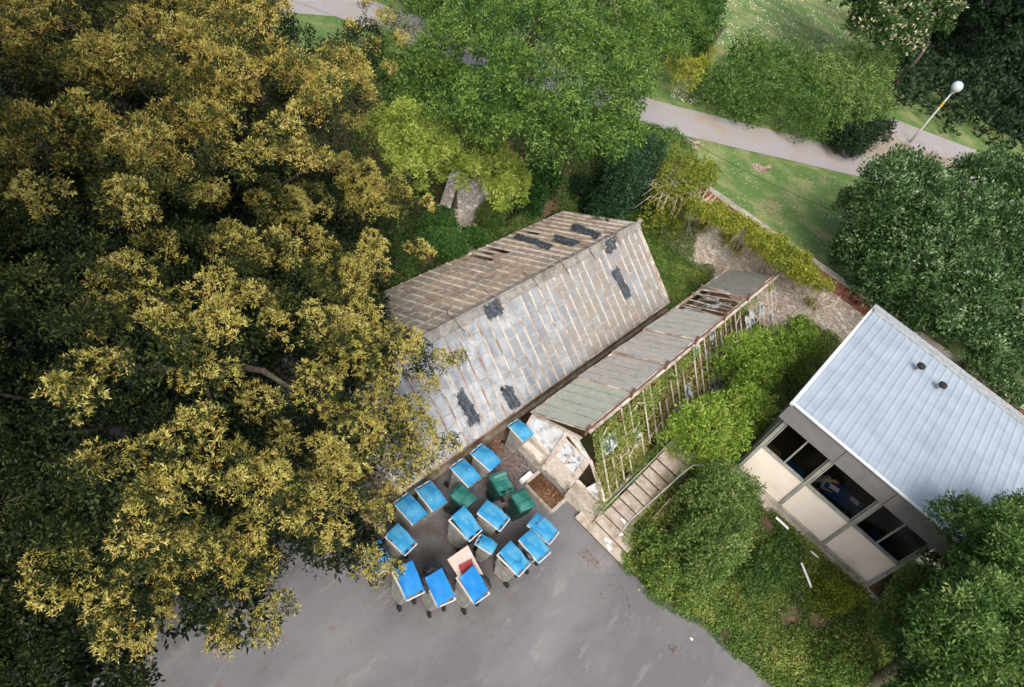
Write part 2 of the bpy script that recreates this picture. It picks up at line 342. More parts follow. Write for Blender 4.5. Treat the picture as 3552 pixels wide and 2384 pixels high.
def crown(name, blobs, n, k, L, Wd, mat, parent, spread=.9, up=.25, tr=.06, tb=(.2, .8), droop=0, **kw):
    P, U = tufts(blobs, n, **kw); m = len(P)
    # tone follows twig groups: each twig group is young or old growth
    cell = np.floor(P/.45).astype(int); h = (np.abs(np.sin(cell @ np.array([12.9898, 78.233, 37.719]))*43758.5453) % 1)
    t0 = tb[0] + (tb[1]-tb[0])*(.55*h + .45*RNG.random(m))
    P2 = np.repeat(P, k, 0) + RNG.normal(size=(m*k, 3))*tr; U2 = np.repeat(U, k, 0)
    D = unit(U2*.6 + RNG.normal(size=(m*k, 3))*spread*.6 + np.array([0, 0, up-droop]))
    t = np.repeat(t0, k) + RNG.normal(size=m*k)*.09
    return leafmesh(name, P2, D, L*RNG.uniform(.7, 1.2, m*k), Wd*RNG.uniform(.8, 1.2, m*k), t, mat, parent)
def limbs(root, base, top, rb, targets, name='trunk', rt=None, nmax=14, mat=None):
    mb = MB(); b, t = Vector(base), Vector(top); rt = rt or rb*.45
    pts = [b.lerp(t, s)+Vector((math.sin(s*5+b.x)*.12, math.cos(s*4+b.y)*.12, 0))*(s > 0) for s in (0, .2, .4, .6, .8, 1)]
    mb.tube(pts, [rb*1.25, rb, rb*.85, rb*.72, rb*.58, rt], 9)
    for q in targets[:nmax]:
        q = Vector(q)
        if math.hypot(q.x-b.x, q.y-b.y) > 6.2: continue
        s = random.uniform(.4, .95); a = b.lerp(t, s); mid = a.lerp(q, .5)+Vector((random.uniform(-.2, .2), random.uniform(-.2, .2), random.uniform(.1, .5)))
        r0 = rb*random.uniform(.22, .36); mb.tube([a, a.lerp(mid, .5), mid, mid.lerp(q, .55), q], [r0, r0*.8, r0*.6, r0*.4, r0*.15], 6)
    return part(mb, name, mat or M['bark'], root, smooth=True)
def tree(name, base, top, rb, blobs, n, k, L, Wd, mat, label, cat='tree', group=None, nl=12, **kw):
    t = thing(name, tuple(base), label, cat, group)
    limbs(t, base, top, rb, [b[0] for b in random.sample(blobs, min(nl, len(blobs)))])
    crown('crown', blobs, int(n*.6), k, L, Wd, mat, t, **kw)
    tb = kw.get('tb', (.2, .8)); kw['tb'] = (tb[0]+.35*(tb[1]-tb[0]), tb[1]); kw['zlo'] = -.1
    crown('outer_leaves', sub(blobs, 9, .36, -.1, len(blobs)), int(n*.6), k, L*.9, Wd*.9, mat, t, **kw)
    return t
def inpoly(x, y, poly):
    c = False; j = len(poly)-1
    for i in range(len(poly)):
        if (poly[i][1] > y) != (poly[j][1] > y) and x < (poly[j][0]-poly[i][0])*(y-poly[i][1])/(poly[j][1]-poly[i][1]) + poly[i][0]: c = not c
        j = i
    return c
def pxblobs(poly, zf, rpx, step, seed=1, zj=.5):
    """crown masses spread under a canopy surface zf; radius given as the size they show"""
    r_ = random.Random(seed); xs = [p[0] for p in poly]; ys = [p[1] for p in poly]; out = []
    y = min(ys)
    while y < max(ys):
        x = min(xs)
        while x < max(xs):
            a, b = x+r_.uniform(-.45, .45)*step, y+r_.uniform(-.45, .45)*step
            if inpoly(a, b, poly):
                z = zf(a, b)+r_.uniform(-zj, zj); p = at(a, b, z); d = np.linalg.norm(p-[0, 0, CAMZ])
                out.append((p, rpx*r_.uniform(.75, 1.2)*d/FOC))
            x += step
        y += step
    return out

# ------------------------------------------------------------------ terrain
LZ = 3.7
def sstep(t): t = np.clip(t, 0, 1); return t*t*(3-2*t)
def edge_y(x): return np.interp(x, [.6, 2.13, 3.78, 5.2, 6.5, 12, 40], [14.62, 14.68, 15.5, 15.45, 15.57, 15.2, 15])
def H(x, y):
    x = np.asarray(x, float); y = np.asarray(y, float)
    dist = (x+12.8)*.791-(y-37.1)*.611
    sl = LZ*sstep((6.4-dist)/3.6)
    up = np.where(y > 32, LZ*sstep((x+11.5)/2.0), 0)
    h = np.maximum(sl*np.where((x > -8.6) & (y < 31.95), 0, 1), up)
    bank = 1.9*sstep((y-edge_y(x))/3.8)
    st = np.clip((y-14.9)*.50-.35, -.15, 1.66)
    low = np.where(x > .35, bank, np.where(x > -1.12, st, -.02))
    low = np.where((low > -.01) & (low < .03), -.02+low*1.6, low)
    h = np.where((y < 31.95) & (x > -8.6), low, np.maximum(h, np.where(x > -1.1, low, -.02)))
    h = np.where((x > -1.12) & (x <= .35) & (y < 14.9), -.02, h)
    h = np.where((y < 14.5), np.minimum(h, -.02+0*h) if False else np.where(y < 14.5, -.02, h), h)
    return h
gx = np.concatenate([[-900, -300, -120, -60, -45, -36], np.arange(-30, 18, .3), [20, 26, 34, 50, 90, 200, 900]])
gy = np.concatenate([[-900, -200, -60, -30, -15], np.arange(-8, 40, .3), np.arange(40, 76, 1.2), [85, 110, 160, 300, 1500]])
gx = np.sort(np.concatenate([gx, [-1.13, -1.11, .34, .36, -8.61, -8.59]])); gy = np.sort(np.concatenate([gy, [31.94, 31.96, 32.01]]))
X, Y = np.meshgrid(gx, gy, indexing='ij'); Z = H(X, Y) + np.where((H(X, Y) > .1) & (H(X, Y) < 3.6), .05*np.sin(X*2.1+np.sin(Y*1.3))*np.sin(Y*1.9), 0)
nx, ny = X.shape
me = bpy.data.meshes.new('ground'); V = np.stack([X, Y, Z], -1).reshape(-1, 3)
I, J = np.meshgrid(np.arange(nx-1), np.arange(ny-1), indexing='ij'); a = (I*ny+J).ravel(); F = np.stack([a, a+ny, a+ny+1, a+1], 1)
me.vertices.add(len(V)); me.vertices.foreach_set('co', V.ravel()); me.loops.add(F.size); me.loops.foreach_set('vertex_index', F.ravel())
me.polygons.add(len(F)); me.polygons.foreach_set('loop_start', np.arange(len(F))*4); me.polygons.foreach_set('loop_total', np.full(len(F), 4))
me.materials.append(M['soil']); me.materials.append(M['grass'])
zc = V[F].mean(1); me.polygons.foreach_set('material_index', ((zc[:, 2] > 3.3) | (zc[:, 1] > 60)).astype(np.int32)); me.update()
me.polygons.foreach_set('use_smooth', [True]*len(F))
go = bpy.data.objects.new('ground', me); C.objects.link(go); tag(go, kind='structure')
YZ = .008
mb = MB(); mb.poly([(x_, y_, YZ) for x_, y_, _ in [(-60, -40, 0), (60, -40, 0), (60, 15, 0), (12, 15.2, 0), (6.5, 15.6, 0), (5.2, 15.45, 0), (3.8, 15.55, 0), (2.13, 14.8, 0), (.62, 14.75, 0), (-1.2, 14.9, 0), (-1.2, 15.28, 0), (-5.6, 15.28, 0), (-5.62, 9.9, 0), (-60, 9.9, 0)]])
tag(mb.build('yard', M['asphalt']), kind='structure')
def pathpoly(near, far, z, name, mat):
    mb = MB(); n = [at(a, b, z) for a, b in near]; f = [at(a, b, z) for a, b in far]
    for i in range(len(n)-1): mb.poly([n[i], n[i+1], f[i+1], f[i]])
    return tag(mb.build(name, mat), kind='structure')
pathpoly([(1000, -5), (1500, 185), (1850, 300), (2180, 405), (2370, 470), (2700, 547), (3000, 618), (3300, 700), (3600, 760)],
         [(1100, -65), (1520, 85), (1900, 225), (2200, 325), (2320, 362), (2680, 452), (2990, 535), (3300, 590), (3600, 660)], LZ+.03, 'path', M['path'])
pathpoly([(3080, 470), (3200, 520), (3340, 570), (3600, 650)], [(3090, 408), (3210, 455), (3360, 512), (3600, 590)], LZ+.022, 'side_path', M['path'])
pathpoly([(2980, 536), (3100, 560), (3300, 600)], [(3010, 500), (3080, 440), (3350, 540)], LZ+.014, 'path_corner', M['gravel'])
pathpoly([(950, 40), (1200, 60), (1260, 60)], [(980, -60), (1230, -60), (1300, -60)], LZ+.01, 'forecourt', M['path'])

# ------------------------------------------------------------------ large glasshouse
GY0, GY1 = 10.0, 26.85
EF, RG, EB = (-5.72, .8), (-9.0, 2.98), (-12.72, .8)
def slope_pt(a, b, s, y, off=0.):
    dx, dz = b[0]-a[0], b[1]-a[1]; l = math.hypot(dx, dz); nx_, nz_ = -dz/l, dx/l
    if nz_ < 0: nx_, nz_ = -nx_, -nz_
    return Vector((a[0]+dx*s+nx_*off, y, a[1]+dz*s+nz_*off))
def glaze(root, a, b, mat, bars, rows, name='glazing', pick=None, hole=None):
    mb = MB(); rr = random.Random(len(bars)+rows)
    for i in range(len(bars)-1):
        y0, y1 = bars[i], bars[i+1]; ph = rr.uniform(0, .5)/rows; tb = rr.uniform(-.1, .1)
        edges = [0]+[(k+ph*rows)/rows for k in range(0 if ph*rows > .2 else 1, rows) if 0.03 < (k+ph*rows)/rows < .97]+[1]
        for k in range(len(edges)-1):
            s0, s1 = edges[k], edges[k+1]
            if hole and hole((y0+y1)/2, (s0+s1)/2): continue
            j = [rr.uniform(-.008, .008) for _ in range(4)]
            tt = (pick((y0+y1)/2, (s0+s1)/2) if pick else .5)+tb+rr.uniform(-.15, .15)
            if k: mb.beam(slope_pt(a, b, s0, y0, .026), slope_pt(a, b, s0, y1, .026), .02, .006, tint=-1)
            mb.poly([slope_pt(a, b, s0-.004, y0, .012+j[0]), slope_pt(a, b, s0-.004, y1, .012+j[1]), slope_pt(a, b, s1, y1, j[2]), slope_pt(a, b, s1, y0, j[3])][::(1 if (b[0]-a[0]) < 0 else -1)], min(1, max(0, tt)))
    o = part(mb, name, mat, root, tint=True); o.data.materials.append(M['lap'])
    o.data.polygons.foreach_set('material_index', [1 if t < 0 else 0 for t in mb.t]); return o
gh = thing('glasshouse', (-9, GY0, 0), 'long dilapidated glasshouse with whitewashed panes and dead leaves on its pitched roof', 'glasshouse')
bars = list(np.arange(GY0, GY1+.01, (GY1-GY0)/33))
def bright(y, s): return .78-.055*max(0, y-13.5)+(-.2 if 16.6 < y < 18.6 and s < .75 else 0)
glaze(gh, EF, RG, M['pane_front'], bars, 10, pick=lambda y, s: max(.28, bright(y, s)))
glaze(gh, EB, RG, M['pane_back'], bars, 9, pick=lambda y, s: .5, hole=lambda y, s: s < .3 and (abs(y-20.6) < .7 or abs(y-23.3) < .25))
for side, (a, b) in (('f', (EF, RG)), ('b', (EB, RG))):
    rr = random.Random(5)
    for y in bars:
        mb = MB(); s1 = 1 if side == 'b' or rr.random() > .2 else rr.uniform(.75, .95)
        p, q = slope_pt(a, b, -.01, y, .025), slope_pt(a, b, s1-.03, y+rr.uniform(-.03, .03), .025)
        pale = (y > 15.6 or rr.random() < .12) if side == 'f' else (rr.random() < .92)
        mb.beam(p, q, .06 if side == 'b' else .045, .09 if side == 'b' else .06)
        part(mb, 'glazing_bar', M['bar_white'] if pale else M['bar_brown'], gh)
mb = MB()
for i in range(10):
    y0 = GY0-.1+i*1.7; y1 = min(GY1+.12, y0+1.72)
    for sgn, dz in ((1, 0), (-1, 0)):
        o = .012*(i % 2)
        mb.hexa([(RG[0], y0, RG[1]+.03+o), (RG[0]+sgn*.26, y0, RG[1]-.16+o), (RG[0]+sgn*.26, y1, RG[1]-.16+o), (RG[0], y1, RG[1]+.03+o),
                 (RG[0], y0, RG[1]+.09+o), (RG[0]+sgn*.28, y0, RG[1]-.11+o), (RG[0]+sgn*.28, y1, RG[1]-.11+o), (RG[0], y1, RG[1]+.09+o)])
mb.tube([(RG[0], GY0-.1, RG[1]+.10), (RG[0], GY1+.12, RG[1]+.10)], .05, 8)
part(mb, 'ridge_cap', M['lead'], gh)
mb = MB(); mb.box(RG[0]-.09, GY1+.02, RG[1]+.05, RG[0]+.09, GY1+.2, RG[1]+.22); part(mb, 'finial', M['lead'], gh)
for y in (13.2, 15.1, 17.2, 19.4, 21.3, 23.2, 25.2):
    mb = MB(); rr = random.Random(int(y*10)); pts = []
    for k in range(10):
        t = k/9; x = RG[0]-.75+1.2*t; pts.append((x, y-.45*math.sin(t*3.1)-.3*(t-.5)+rr.uniform(-.03, .03), RG[1]-abs(x-RG[0])*.62+.07+.20*math.sin(t*math.pi)))
    mb.tube(pts, .014, 5); part(mb, 'ridge_hoop', M['rust'], gh)
# low walls, gutter ledges and gables
mb = MB(); mb.box(-5.80, GY0, -.05, -5.52, GY1, .42); mb.box(-5.80, GY0+.01, .42, -5.66, GY1-.01, .74); mb.box(-12.75, GY0, -.05, -12.55, GY1, .74)
mb.box(-12.54, GY0+.02, -.05, -5.81, GY0+.2, .72); mb.box(-12.54, GY1-.2, -.05, -5.81, GY1-.02, .72)
part(mb, 'base_wall', M['stain_wall'], gh)
mb = MB(); mb.beam((EF[0]+.01, GY0-.03, EF[1]-.03), (EF[0]+.01, GY1+.03, EF[1]-.03), .09, .07); mb.beam((EB[0]-.01, GY0-.03, EB[1]-.03), (EB[0]-.01, GY1+.03, EB[1]-.03), .09, .07)
part(mb, 'eaves_board', M['bar_brown'], gh)
for y, nm in ((GY0+.06, 'gable_glazing'), (GY1-.06, 'gable_glazing')):
    mb = MB(); mb.poly([(EB[0]+.08, y, .7), (EF[0]-.08, y, .7), (EF[0]-.08, y, .78), (RG[0], y, RG[1]-.06), (EB[0]+.08, y, .78)]); g = part(mb, nm, M['frost'], gh)
    mb = MB()
    for x in np.linspace(EB[0]+.1, EF[0]-.1, 12):
        h = .74+(RG[1]-.82)*(1-abs(x-RG[0])/(3.72 if x < RG[0] else 3.28)); mb.box(x-.025, y-.03, .7, x+.025, y+.03, max(.8, h))
    for a, b in ((EF, RG), (EB, RG)): mb.beam((a[0], y-.08, a[1]+.02), (b[0], y-.08, b[1]+.02), .07, .12)
    part(mb, 'gable_frame', M['bar_white'], gh)
# torn black plastic laid over broken panes
def ray_slope(px, py, a, b):
    v = RC @ np.array([px-IW/2, -(py-IH/2), -FOC]); k = (b[1]-a[1])/(b[0]-a[0]); t = (a[1]-k*a[0]-CAMZ)/(v[2]-k*v[0])
    x, y = v[0]*t, v[1]*t; return (x-a[0])/(b[0]-a[0]), y
def plastic(q, a, b, label, n=12, ragged=.16):
    c = [ray_slope(*p, a, b) for p in q]; rr = random.Random(int(q[0][0])); mb = MB(); nm = np.random.default_rng(int(q[0][1]))
    g = [[None]*(n+1) for _ in range(n+1)]; ph = nm.uniform(0, 6, 6)
    for i in range(n+1):
        for j in range(n+1):
            u, v = i/n, j/n
            s = (1-u)*((1-v)*c[0][0]+v*c[1][0])+u*((1-v)*c[3][0]+v*c[2][0]); y = (1-u)*((1-v)*c[0][1]+v*c[1][1])+u*((1-v)*c[3][1]+v*c[2][1])
            if i in (0, n): s += rr.uniform(-1, 1)*ragged*.2
            if j in (0, n): y += rr.uniform(-1, 1)*ragged*.5
            off = .095+.022*math.sin(u*9+ph[0]+v*3)+.02*math.sin(v*14+ph[1]-u*5)+rr.uniform(0, .014)
            g[i][j] = slope_pt(a, b, s, y, off)
    for i in range(n):
        for j in range(n): mb.poly([g[i][j], g[i+1][j], g[i+1][j+1], g[i][j+1]])
    o = mb.build('plastic_sheet', M['black_plastic'], org=tuple(g[0][0]), smooth=True)
    so = o.modifiers.new('thick', 'SOLIDIFY'); so.thickness = .006
    tag(o, label, 'plastic sheet', 'black plastic patches on the glasshouse roof')
plastic([(1575, 1375), (1605, 1352), (1662, 1462), (1628, 1482)], EF, RG, 'longest torn black plastic patch low on the near end of the glasshouse roof')
plastic([(1733, 1350), (1768, 1340), (1800, 1412), (1766, 1420)], EF, RG, 'short crumpled black plastic patch hanging by the eaves of the glasshouse')
plastic([(1668, 1062), (1722, 1040), (1742, 1090), (1690, 1112)], EF, RG, 'crumpled black plastic bunched over the middle of the glasshouse ridge', ragged=.12)
plastic([(1392, 1200), (1470, 1172), (1497, 1200), (1400, 1232)], EF, RG, 'smooth black plastic wrapped on the ridge beside the big oak')
plastic([(2116, 940), (2140, 932), (2183, 1025), (2160, 1036)], EF, RG, 'narrow dark plastic strip in the right part of the sunny glasshouse slope')
plastic([(2092, 832), (2122, 822), (2134, 860), (2100, 884)], EF, RG, 'small square black patch just below the ridge near its far end')
plastic([(1992, 783), (2085, 815), (2072, 838), (1985, 800)], EB, RG, 'ragged black plastic highest on the far slope by the ridge end', ragged=.3)
plastic([(1928, 820), (2012, 846), (1990, 862), (1918, 840)], EB, RG, 'black plastic patch in the middle of three on the far glasshouse slope', ragged=.3)
plastic([(1795, 818), (1922, 858), (1905, 872), (1785, 832)], EB, RG, 'long black plastic strip low on the far glasshouse slope', ragged=.25)

# ------------------------------------------------------------------ narrow shaded lean glasshouse
CY0, CY1 = 15.3, 30.6
LE, RD, RE = (-4.92, 2.02), (-3.02, 3.28), (-1.18, 1.05)
ch = thing('shaded_glasshouse', (-3, CY0, 0), 'narrow collapsing glasshouse roofed with pale lath panels and bare white glazing bars', 'glasshouse')
joint = [15.08, 17.8, 20.15, 22.5, 25.0, 27.3, 30.2]
kinds = ['slat_green', 'slat_grey', 'slat_grey', 'slat_pale', None, 'slat_dark']
sl_r = random.Random(3)
for i in range(6):
    y0, y1 = joint[i], joint[i+1]; lift0, lift1 = .10, .0
    if kinds[i]:
        mb = MB(); n = 13; lw = (y1-y0+.05)/n
        for k in range(n):
            ya = y0+k*lw; yb = ya+lw*.965; dz = sl_r.uniform(0, .02)+.09*(1-k/n) if i else sl_r.uniform(0, .02)+.05
            if sl_r.random() < .1: ya += .03
            cuts = [0, 1] if sl_r.random() < .6 else [0, sl_r.uniform(.25, .75), 1]
            for ca, cb in zip(cuts, cuts[1:]):
                g0, g1 = ca+(.004 if ca else -.02), cb-(.004 if cb < 1 else -.01)
                mb.hexa([slope_pt(LE, RD, g0, ya, dz), slope_pt(LE, RD, g1, ya, dz), slope_pt(LE, RD, g1, yb, dz), slope_pt(LE, RD, g0, yb, dz),
                         slope_pt(LE, RD, g0, ya, dz+.018), slope_pt(LE, RD, g1, ya, dz+.018), slope_pt(LE, RD, g1, yb, dz+.018), slope_pt(LE, RD, g0, yb, dz+.018)])
        pn = part(mb, 'lath_panel', M[kinds[i]], ch)
        mb = MB()
        for s in (0.0, 1.0): mb.beam(slope_pt(LE, RD, s, y0-.02, .06), slope_pt(LE, RD, s, y1-.02, .06 if s else .06), .06, .05)
        mb.beam(slope_pt(LE, RD, -.02, y0-.03, .10 if i else .05), slope_pt(LE, RD, 1.01, y0-.03, .10 if i else .05), .06, .05)
        if i in (0, 1, 2, 3):
            for q in range(1, 5): yy = y0+(y1-y0)*q/5; mb.beam(slope_pt(LE, RD, 0, yy, .115), slope_pt(LE, RD, 1, yy, .115), .016, .012)
        part(mb, 'panel_frame', M['bar_brown'], ch)
    else:
        mb = MB()
        for k in range(6):
            ya = y0+.15+k*(y1-y0)/6; mb.beam(slope_pt(LE, RD, 0, ya+sl_r.uniform(-.1, .5), -.02+.05*k), slope_pt(LE, RD, 1, ya+sl_r.uniform(-.35, .2), .02), .05, .04)
        for s in (0., 1.): mb.beam(slope_pt(LE, RD, s, y0, .05), slope_pt(LE, RD, s, y1, .05), .06, .05)
        part(mb, 'broken_bars', M['bar_brown'], ch)
        mb = MB()
        for k, (sa, ya) in enumerate(((.1, 25.3), (.35, 25.9), (.5, 26.3), (.2, 26.6))):
            mb.poly([slope_pt(LE, RD, sa, ya, -.08), slope_pt(LE, RD, sa, ya+.35, -.1), slope_pt(LE, RD, sa+.3, ya+.4, -.06), slope_pt(LE, RD, sa+.32, ya+.05, -.1)])
        part(mb, 'broken_pane', M['dirty'], ch)
    mb = MB(); mb.tube([(RD[0]-.05, y0+.12, RD[1]+.16), (RD[0]+.08, y0-.28, RD[1]+.10)], .05, 8); part(mb, 'hinge_roller', M['rust'], ch)
mb = MB(); mb.beam((RD[0]+.09, 15.1, RD[1]+.02), (RD[0]+.09, CY1, RD[1]+.02), .10, .06); part(mb, 'ridge_board', M['bar_white'], ch)
mb = MB(); mb.tube([(RD[0]+.02, 15.15, RD[1]+.11), (RD[0]+.02, CY1, RD[1]+.11)], .018, 6); part(mb, 'roller_rod', M['rust'], ch)
mb = MB(); mb.beam((RD[0]+.02, CY0, RD[1]-.14), (RD[0]+.02, CY1, RD[1]-.14), .06, .2); mb.beam((LE[0], CY0, LE[1]-.06), (LE[0], CY1, LE[1]-.06), .07, .08); mb.beam((RE[0], CY0, RE[1]-.03), (RE[0], CY1-1, RE[1]-.03), .08, .07)
part(mb, 'roof_timber', M['bar_brown'], ch)
mb = MB(); mb.box(-4.98, CY0+.05, -.03, -4.8, CY1, .75); mb.box(-1.3, CY0+.05, -.03, -1.12, CY1, .95); part(mb, 'base_wall', M['stain_wall'], ch)
cb = list(np.arange(CY0+.35, CY1-.3, .47)); br = random.Random(11)
for i, y in enumerate(cb):
    s0, s1 = (0, 1) if br.random() < .3 else ((br.uniform(.1, .5), 1) if br.random() < .4 else (0, br.uniform(.35, .85)))
    mb = MB(); mb.beam(slope_pt(RE, RD, s0, y+br.uniform(-.04, .04), .0), slope_pt(RE, RD, s1, y, 0), .034, .04); part(mb, 'glazing_bar', M['bar_white'], ch)
for i in range(len(cb)-1):
    for s in (.3, .55, .8):
        if br.random() < .34: mb = MB(); mb.beam(slope_pt(RE, RD, s+br.uniform(-.05, .05), cb[i], .01), slope_pt(RE, RD, s+br.uniform(-.06, .06), cb[i+1], .01), .03, .02); part(mb, 'cross_bar', M['bar_white'], ch)
for i in range(len(cb)-1):
    for s in (.02, .28, .52, .76):
        if br.random() < (.08 if cb[i] < 21 else .26): mb = MB(); mb.poly([slope_pt(RE, RD, s, cb[i], -.02), slope_pt(RE, RD, s, cb[i+1], -.02), slope_pt(RE, RD, s+.23, cb[i+1], -.03), slope_pt(RE, RD, s+.23, cb[i], -.03)]); part(mb, 'remaining_pane', M['dirty'], ch)
mb = MB(); mb.poly([(-4.8, 15.5, .012), (-1.3, 15.5, .012), (-1.3, CY1, .012), (-4.8, CY1, .012)]); part(mb, 'bed_of_soil', M['soil'], ch)
# gable front with door
g = .0
mb = MB()
mb.beam((-4.92, 15.24, 1.80), (-3.08, 15.24, 2.62), .07, .13, up=(0, 1, 0)); mb.box(-4.97, 15.2, .86, -4.85, 15.3, 1.78)
mb.box(-3.64, 15.19, .0, -3.5, 15.3, 2.38); mb.box(-2.5, 15.19, 0, -2.36, 15.3, 2.12)
mb.beam((-3.5, 15.245, 2.36), (-2.42, 15.245, 2.10), .08, .12, up=(0, 1, 0)); mb.box(-4.84, 15.2, .86, -3.65, 15.3, .95)
part(mb, 'gable_frame', M['white_wood'], ch)
mb = MB(); mb.poly([(-4.85, 15.25, .95), (-3.64, 15.25, .95), (-3.64, 15.25, 2.30), (-4.85, 15.25, 1.78)]); part(mb, 'gable_pane', M['frost'], ch)
mb = MB(); mb.poly([(-3.5, 15.26, 2.42), (-3.2, 15.26, 2.55), (-3.0, 15.26, 2.45), (-2.45, 15.26, 2.2), (-2.4, 15.26, 2.18), (-2.9, 15.26, 2.27)]); part(mb, 'fanlight', M['dirty'], ch)
mb = MB(); mb.poly([(-1.95, 15.25, .9), (-1.3, 15.25, .9), (-1.3, 15.25, 1.35), (-1.75, 15.25, 1.75)]); part(mb, 'gable_pane', M['frost'], ch)
mb = MB(); mb.box(-2.36, 15.19, .84, -1.1, 15.3, .92); mb.beam((-2.4, 15.25, 2.15), (-1.2, 15.25, 1.12), .06, .1, up=(0, 1, 0)); part(mb, 'gable_rafter', M['bar_white'], ch)
dr = MB(); dr.box(-3.5, 15.215, .06, -2.5, 15.26, 1.02); door = part(dr, 'door', M['white_wood'], ch)
mb = MB(); mb.box(-3.5, 15.2, 1.02, -2.5, 15.25, 1.1); mb.box(-3.5, 15.2, 1.1, -3.42, 15.25, 2.1); mb.box(-2.58, 15.2, 1.1, -2.5, 15.25, 2.08); mb.box(-3.03, 15.2, 1.1, -2.98, 15.25, 2.1); mb.box(-3.42, 15.202, 2.02, -2.58, 15.248, 2.08)
part(mb, 'door_frame', M['white_wood'], ch)
for x0, x1 in ((-3.42, -3.03), (-2.98, -2.58)):
    mb = MB(); mb.poly([(x0, 15.235, 1.1), (x1, 15.235, 1.1), (x1, 15.235, 2.02), (x0, 15.235, 2.02)]); part(mb, 'door_pane', M['smear'], ch)
mb = MB(); mb.box(-4.98, 15.02, -.02, -3.66, 15.30, .44); mb.box(-4.98, 15.16, .44, -3.66, 15.3, .86); part(mb, 'gable_wall', M['concrete'], ch)
mb = MB(); mb.box(-2.35, 14.98, -.02, -1.05, 15.3, .42); mb.box(-2.35, 15.16, .42, -1.05, 15.3, .84)
part(mb, 'gable_wall', M['concrete'], ch)
mb = MB(); mb.box(-5.0, 14.86, .56, -3.72, 15.0, .68); mb.box(-5.0, 15.001, .56, -3.72, 15.155, .66); part(mb, 'shelf_board', M['white_wood'], ch)

# planter in front of the door
pl = thing('planter_bed', (-2.9, 14.7, 0), 'low concrete kerbed bed full of dead leaves in front of the glasshouse door', 'planter')
mb = MB(); mb.box(-3.62, 14.2, 0, -3.5, 14.95, .14); mb.box(-3.5, 14.05, 0, -2.2, 14.17, .13); mb.box(-2.28, 14.17, 0, -2.16, 15.0, .14); part(mb, 'kerb', M['concrete'], pl)
mb = MB(); mb.box(-3.5, 14.17, 0, -2.28, 15.0, .06); part(mb, 'soil_fill', M['soil'], pl)
o = MB(); o.box(-3.78, 14.08, 0, -3.62, 14.6, .2); tag(o.build('concrete_block', M['white'], bevel=.012), 'white painted block lying at the corner of the leaf filled bed', 'block')
# ------------------------------------------------------------------ steps
st = thing('garden_steps', (-.4, 14.6, 0), 'flight of worn concrete steps climbing between the ivy and the narrow glasshouse', 'steps')
def step(x0, y0, x1, y1, z):
    mb = MB(); mb.box(x0, y0, z-.05, x1, y1, z); t_ = part(mb, 'tread', M['step'], st, bevel=.008)
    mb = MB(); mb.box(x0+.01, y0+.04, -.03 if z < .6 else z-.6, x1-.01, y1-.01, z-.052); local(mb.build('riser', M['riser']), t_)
step(-1.55, 14.62, .62, 15.3, .17); step(-1.2, 15.02, .5, 15.6, .34)
for i in range(2, 10): step(-.96, 14.66+i*.365, .02 if i > 2 else .2, 14.66+i*.365+.5, .17*(i+1))
mb = MB(); mb.box(-.98, 18.4, .9, .12, 19.3, 1.715); part(mb, 'landing', M['step'], st)
for x, y, z, lab, r in ((-.32, 14.78, .17, 'white paper scrap lying flattest near the front of the lowest step', .4), (-.18, 14.62+.06, .172, 'white paper scrap lying nearest the yard at the step edge', -.3), (-.1, 15.2, .34, 'crumpled white paper on the second step', .8), (-.42, 15.62, .52, 'white paper scrap lying highest up the steps', .1)):
    mb = MB(); n = 4; rr = random.Random(int(x*100)); gpt = [[(i*.055, j*.045, .012+rr.uniform(0, .03)) for j in range(4)] for i in range(5)]
    for i in range(4):
        for j in range(3): mb.poly([gpt[i][j], gpt[i+1][j], gpt[i+1][j+1], gpt[i][j+1]])
    o = mb.build('paper_scrap', M['white']); o.location = (x, y, z); o.rotation_euler = (0, 0, r); tag(o, lab, 'paper', 'white paper scraps on the steps')
hl = thing('handrail', (-1.03, 15.6, .5), 'thin straight metal handrail on the glasshouse side of the steps', 'handrail')
mb = MB(); mb.tube([(-1.04, 14.95, .75), (-1.03, 15.57, 1.2), (-.98, 19.14, 2.6)], .024, 7); mb.tube([(-.98, 19.14, 2.6), (-.7, 19.6, 2.35)], .018, 6); part(mb, 'rail', M['steel'], hl, smooth=True)
for y, z0, z1 in ((14.97, 0, .77), (17, .6, 1.76), (19.1, 1.5, 2.58)):
    mb = MB(); mb.tube([(-1.03, y, z0), (-1.03, y, z1)], .02, 6); part(mb, 'post', M['rust'], hl)
hr = thing('handrail', (-.05, 15.6, .5), 'bent metal handrail running up the bushy side of the steps and on towards the building', 'handrail')
mb = MB(); mb.tube([(-.10, 14.95, .45), (-.16, 15.42, 1.12), (-.05, 16.45, 1.9), (.04, 17.6, 2.48), (.10, 17.95, 2.6), (.35, 18.25, 2.62), (1.1, 18.6, 2.55), (1.9, 18.9, 2.3)], .026, 7); part(mb, 'rail', M['steel'], hr, smooth=True)
for x, y, z0, z1 in ((-.13, 15.45, .2, 1.1), (.35, 16.2, .5, 2.1), (1.9, 18.9, 1.4, 2.3)):
    mb = MB(); mb.tube([(x, y, z0), (x-.05, y+.35, z1)] if y < 17 and y > 16 else [(x, y, z0), (x, y, z1)], .02, 6); part(mb, 'post', M['bar_brown'], hr)
mb = MB(); mb.lathe((-5.62, 18.7, 0), [(.16, 0), (.19, .3), (.21, .32), (.19, .33), (.16, .26), (0.01, .25)], 16)
tag(mb.build('plant_pot', M['bag'], smooth=False), 'small black plastic pot standing on the leafy alley between the glasshouses', 'plant pot')

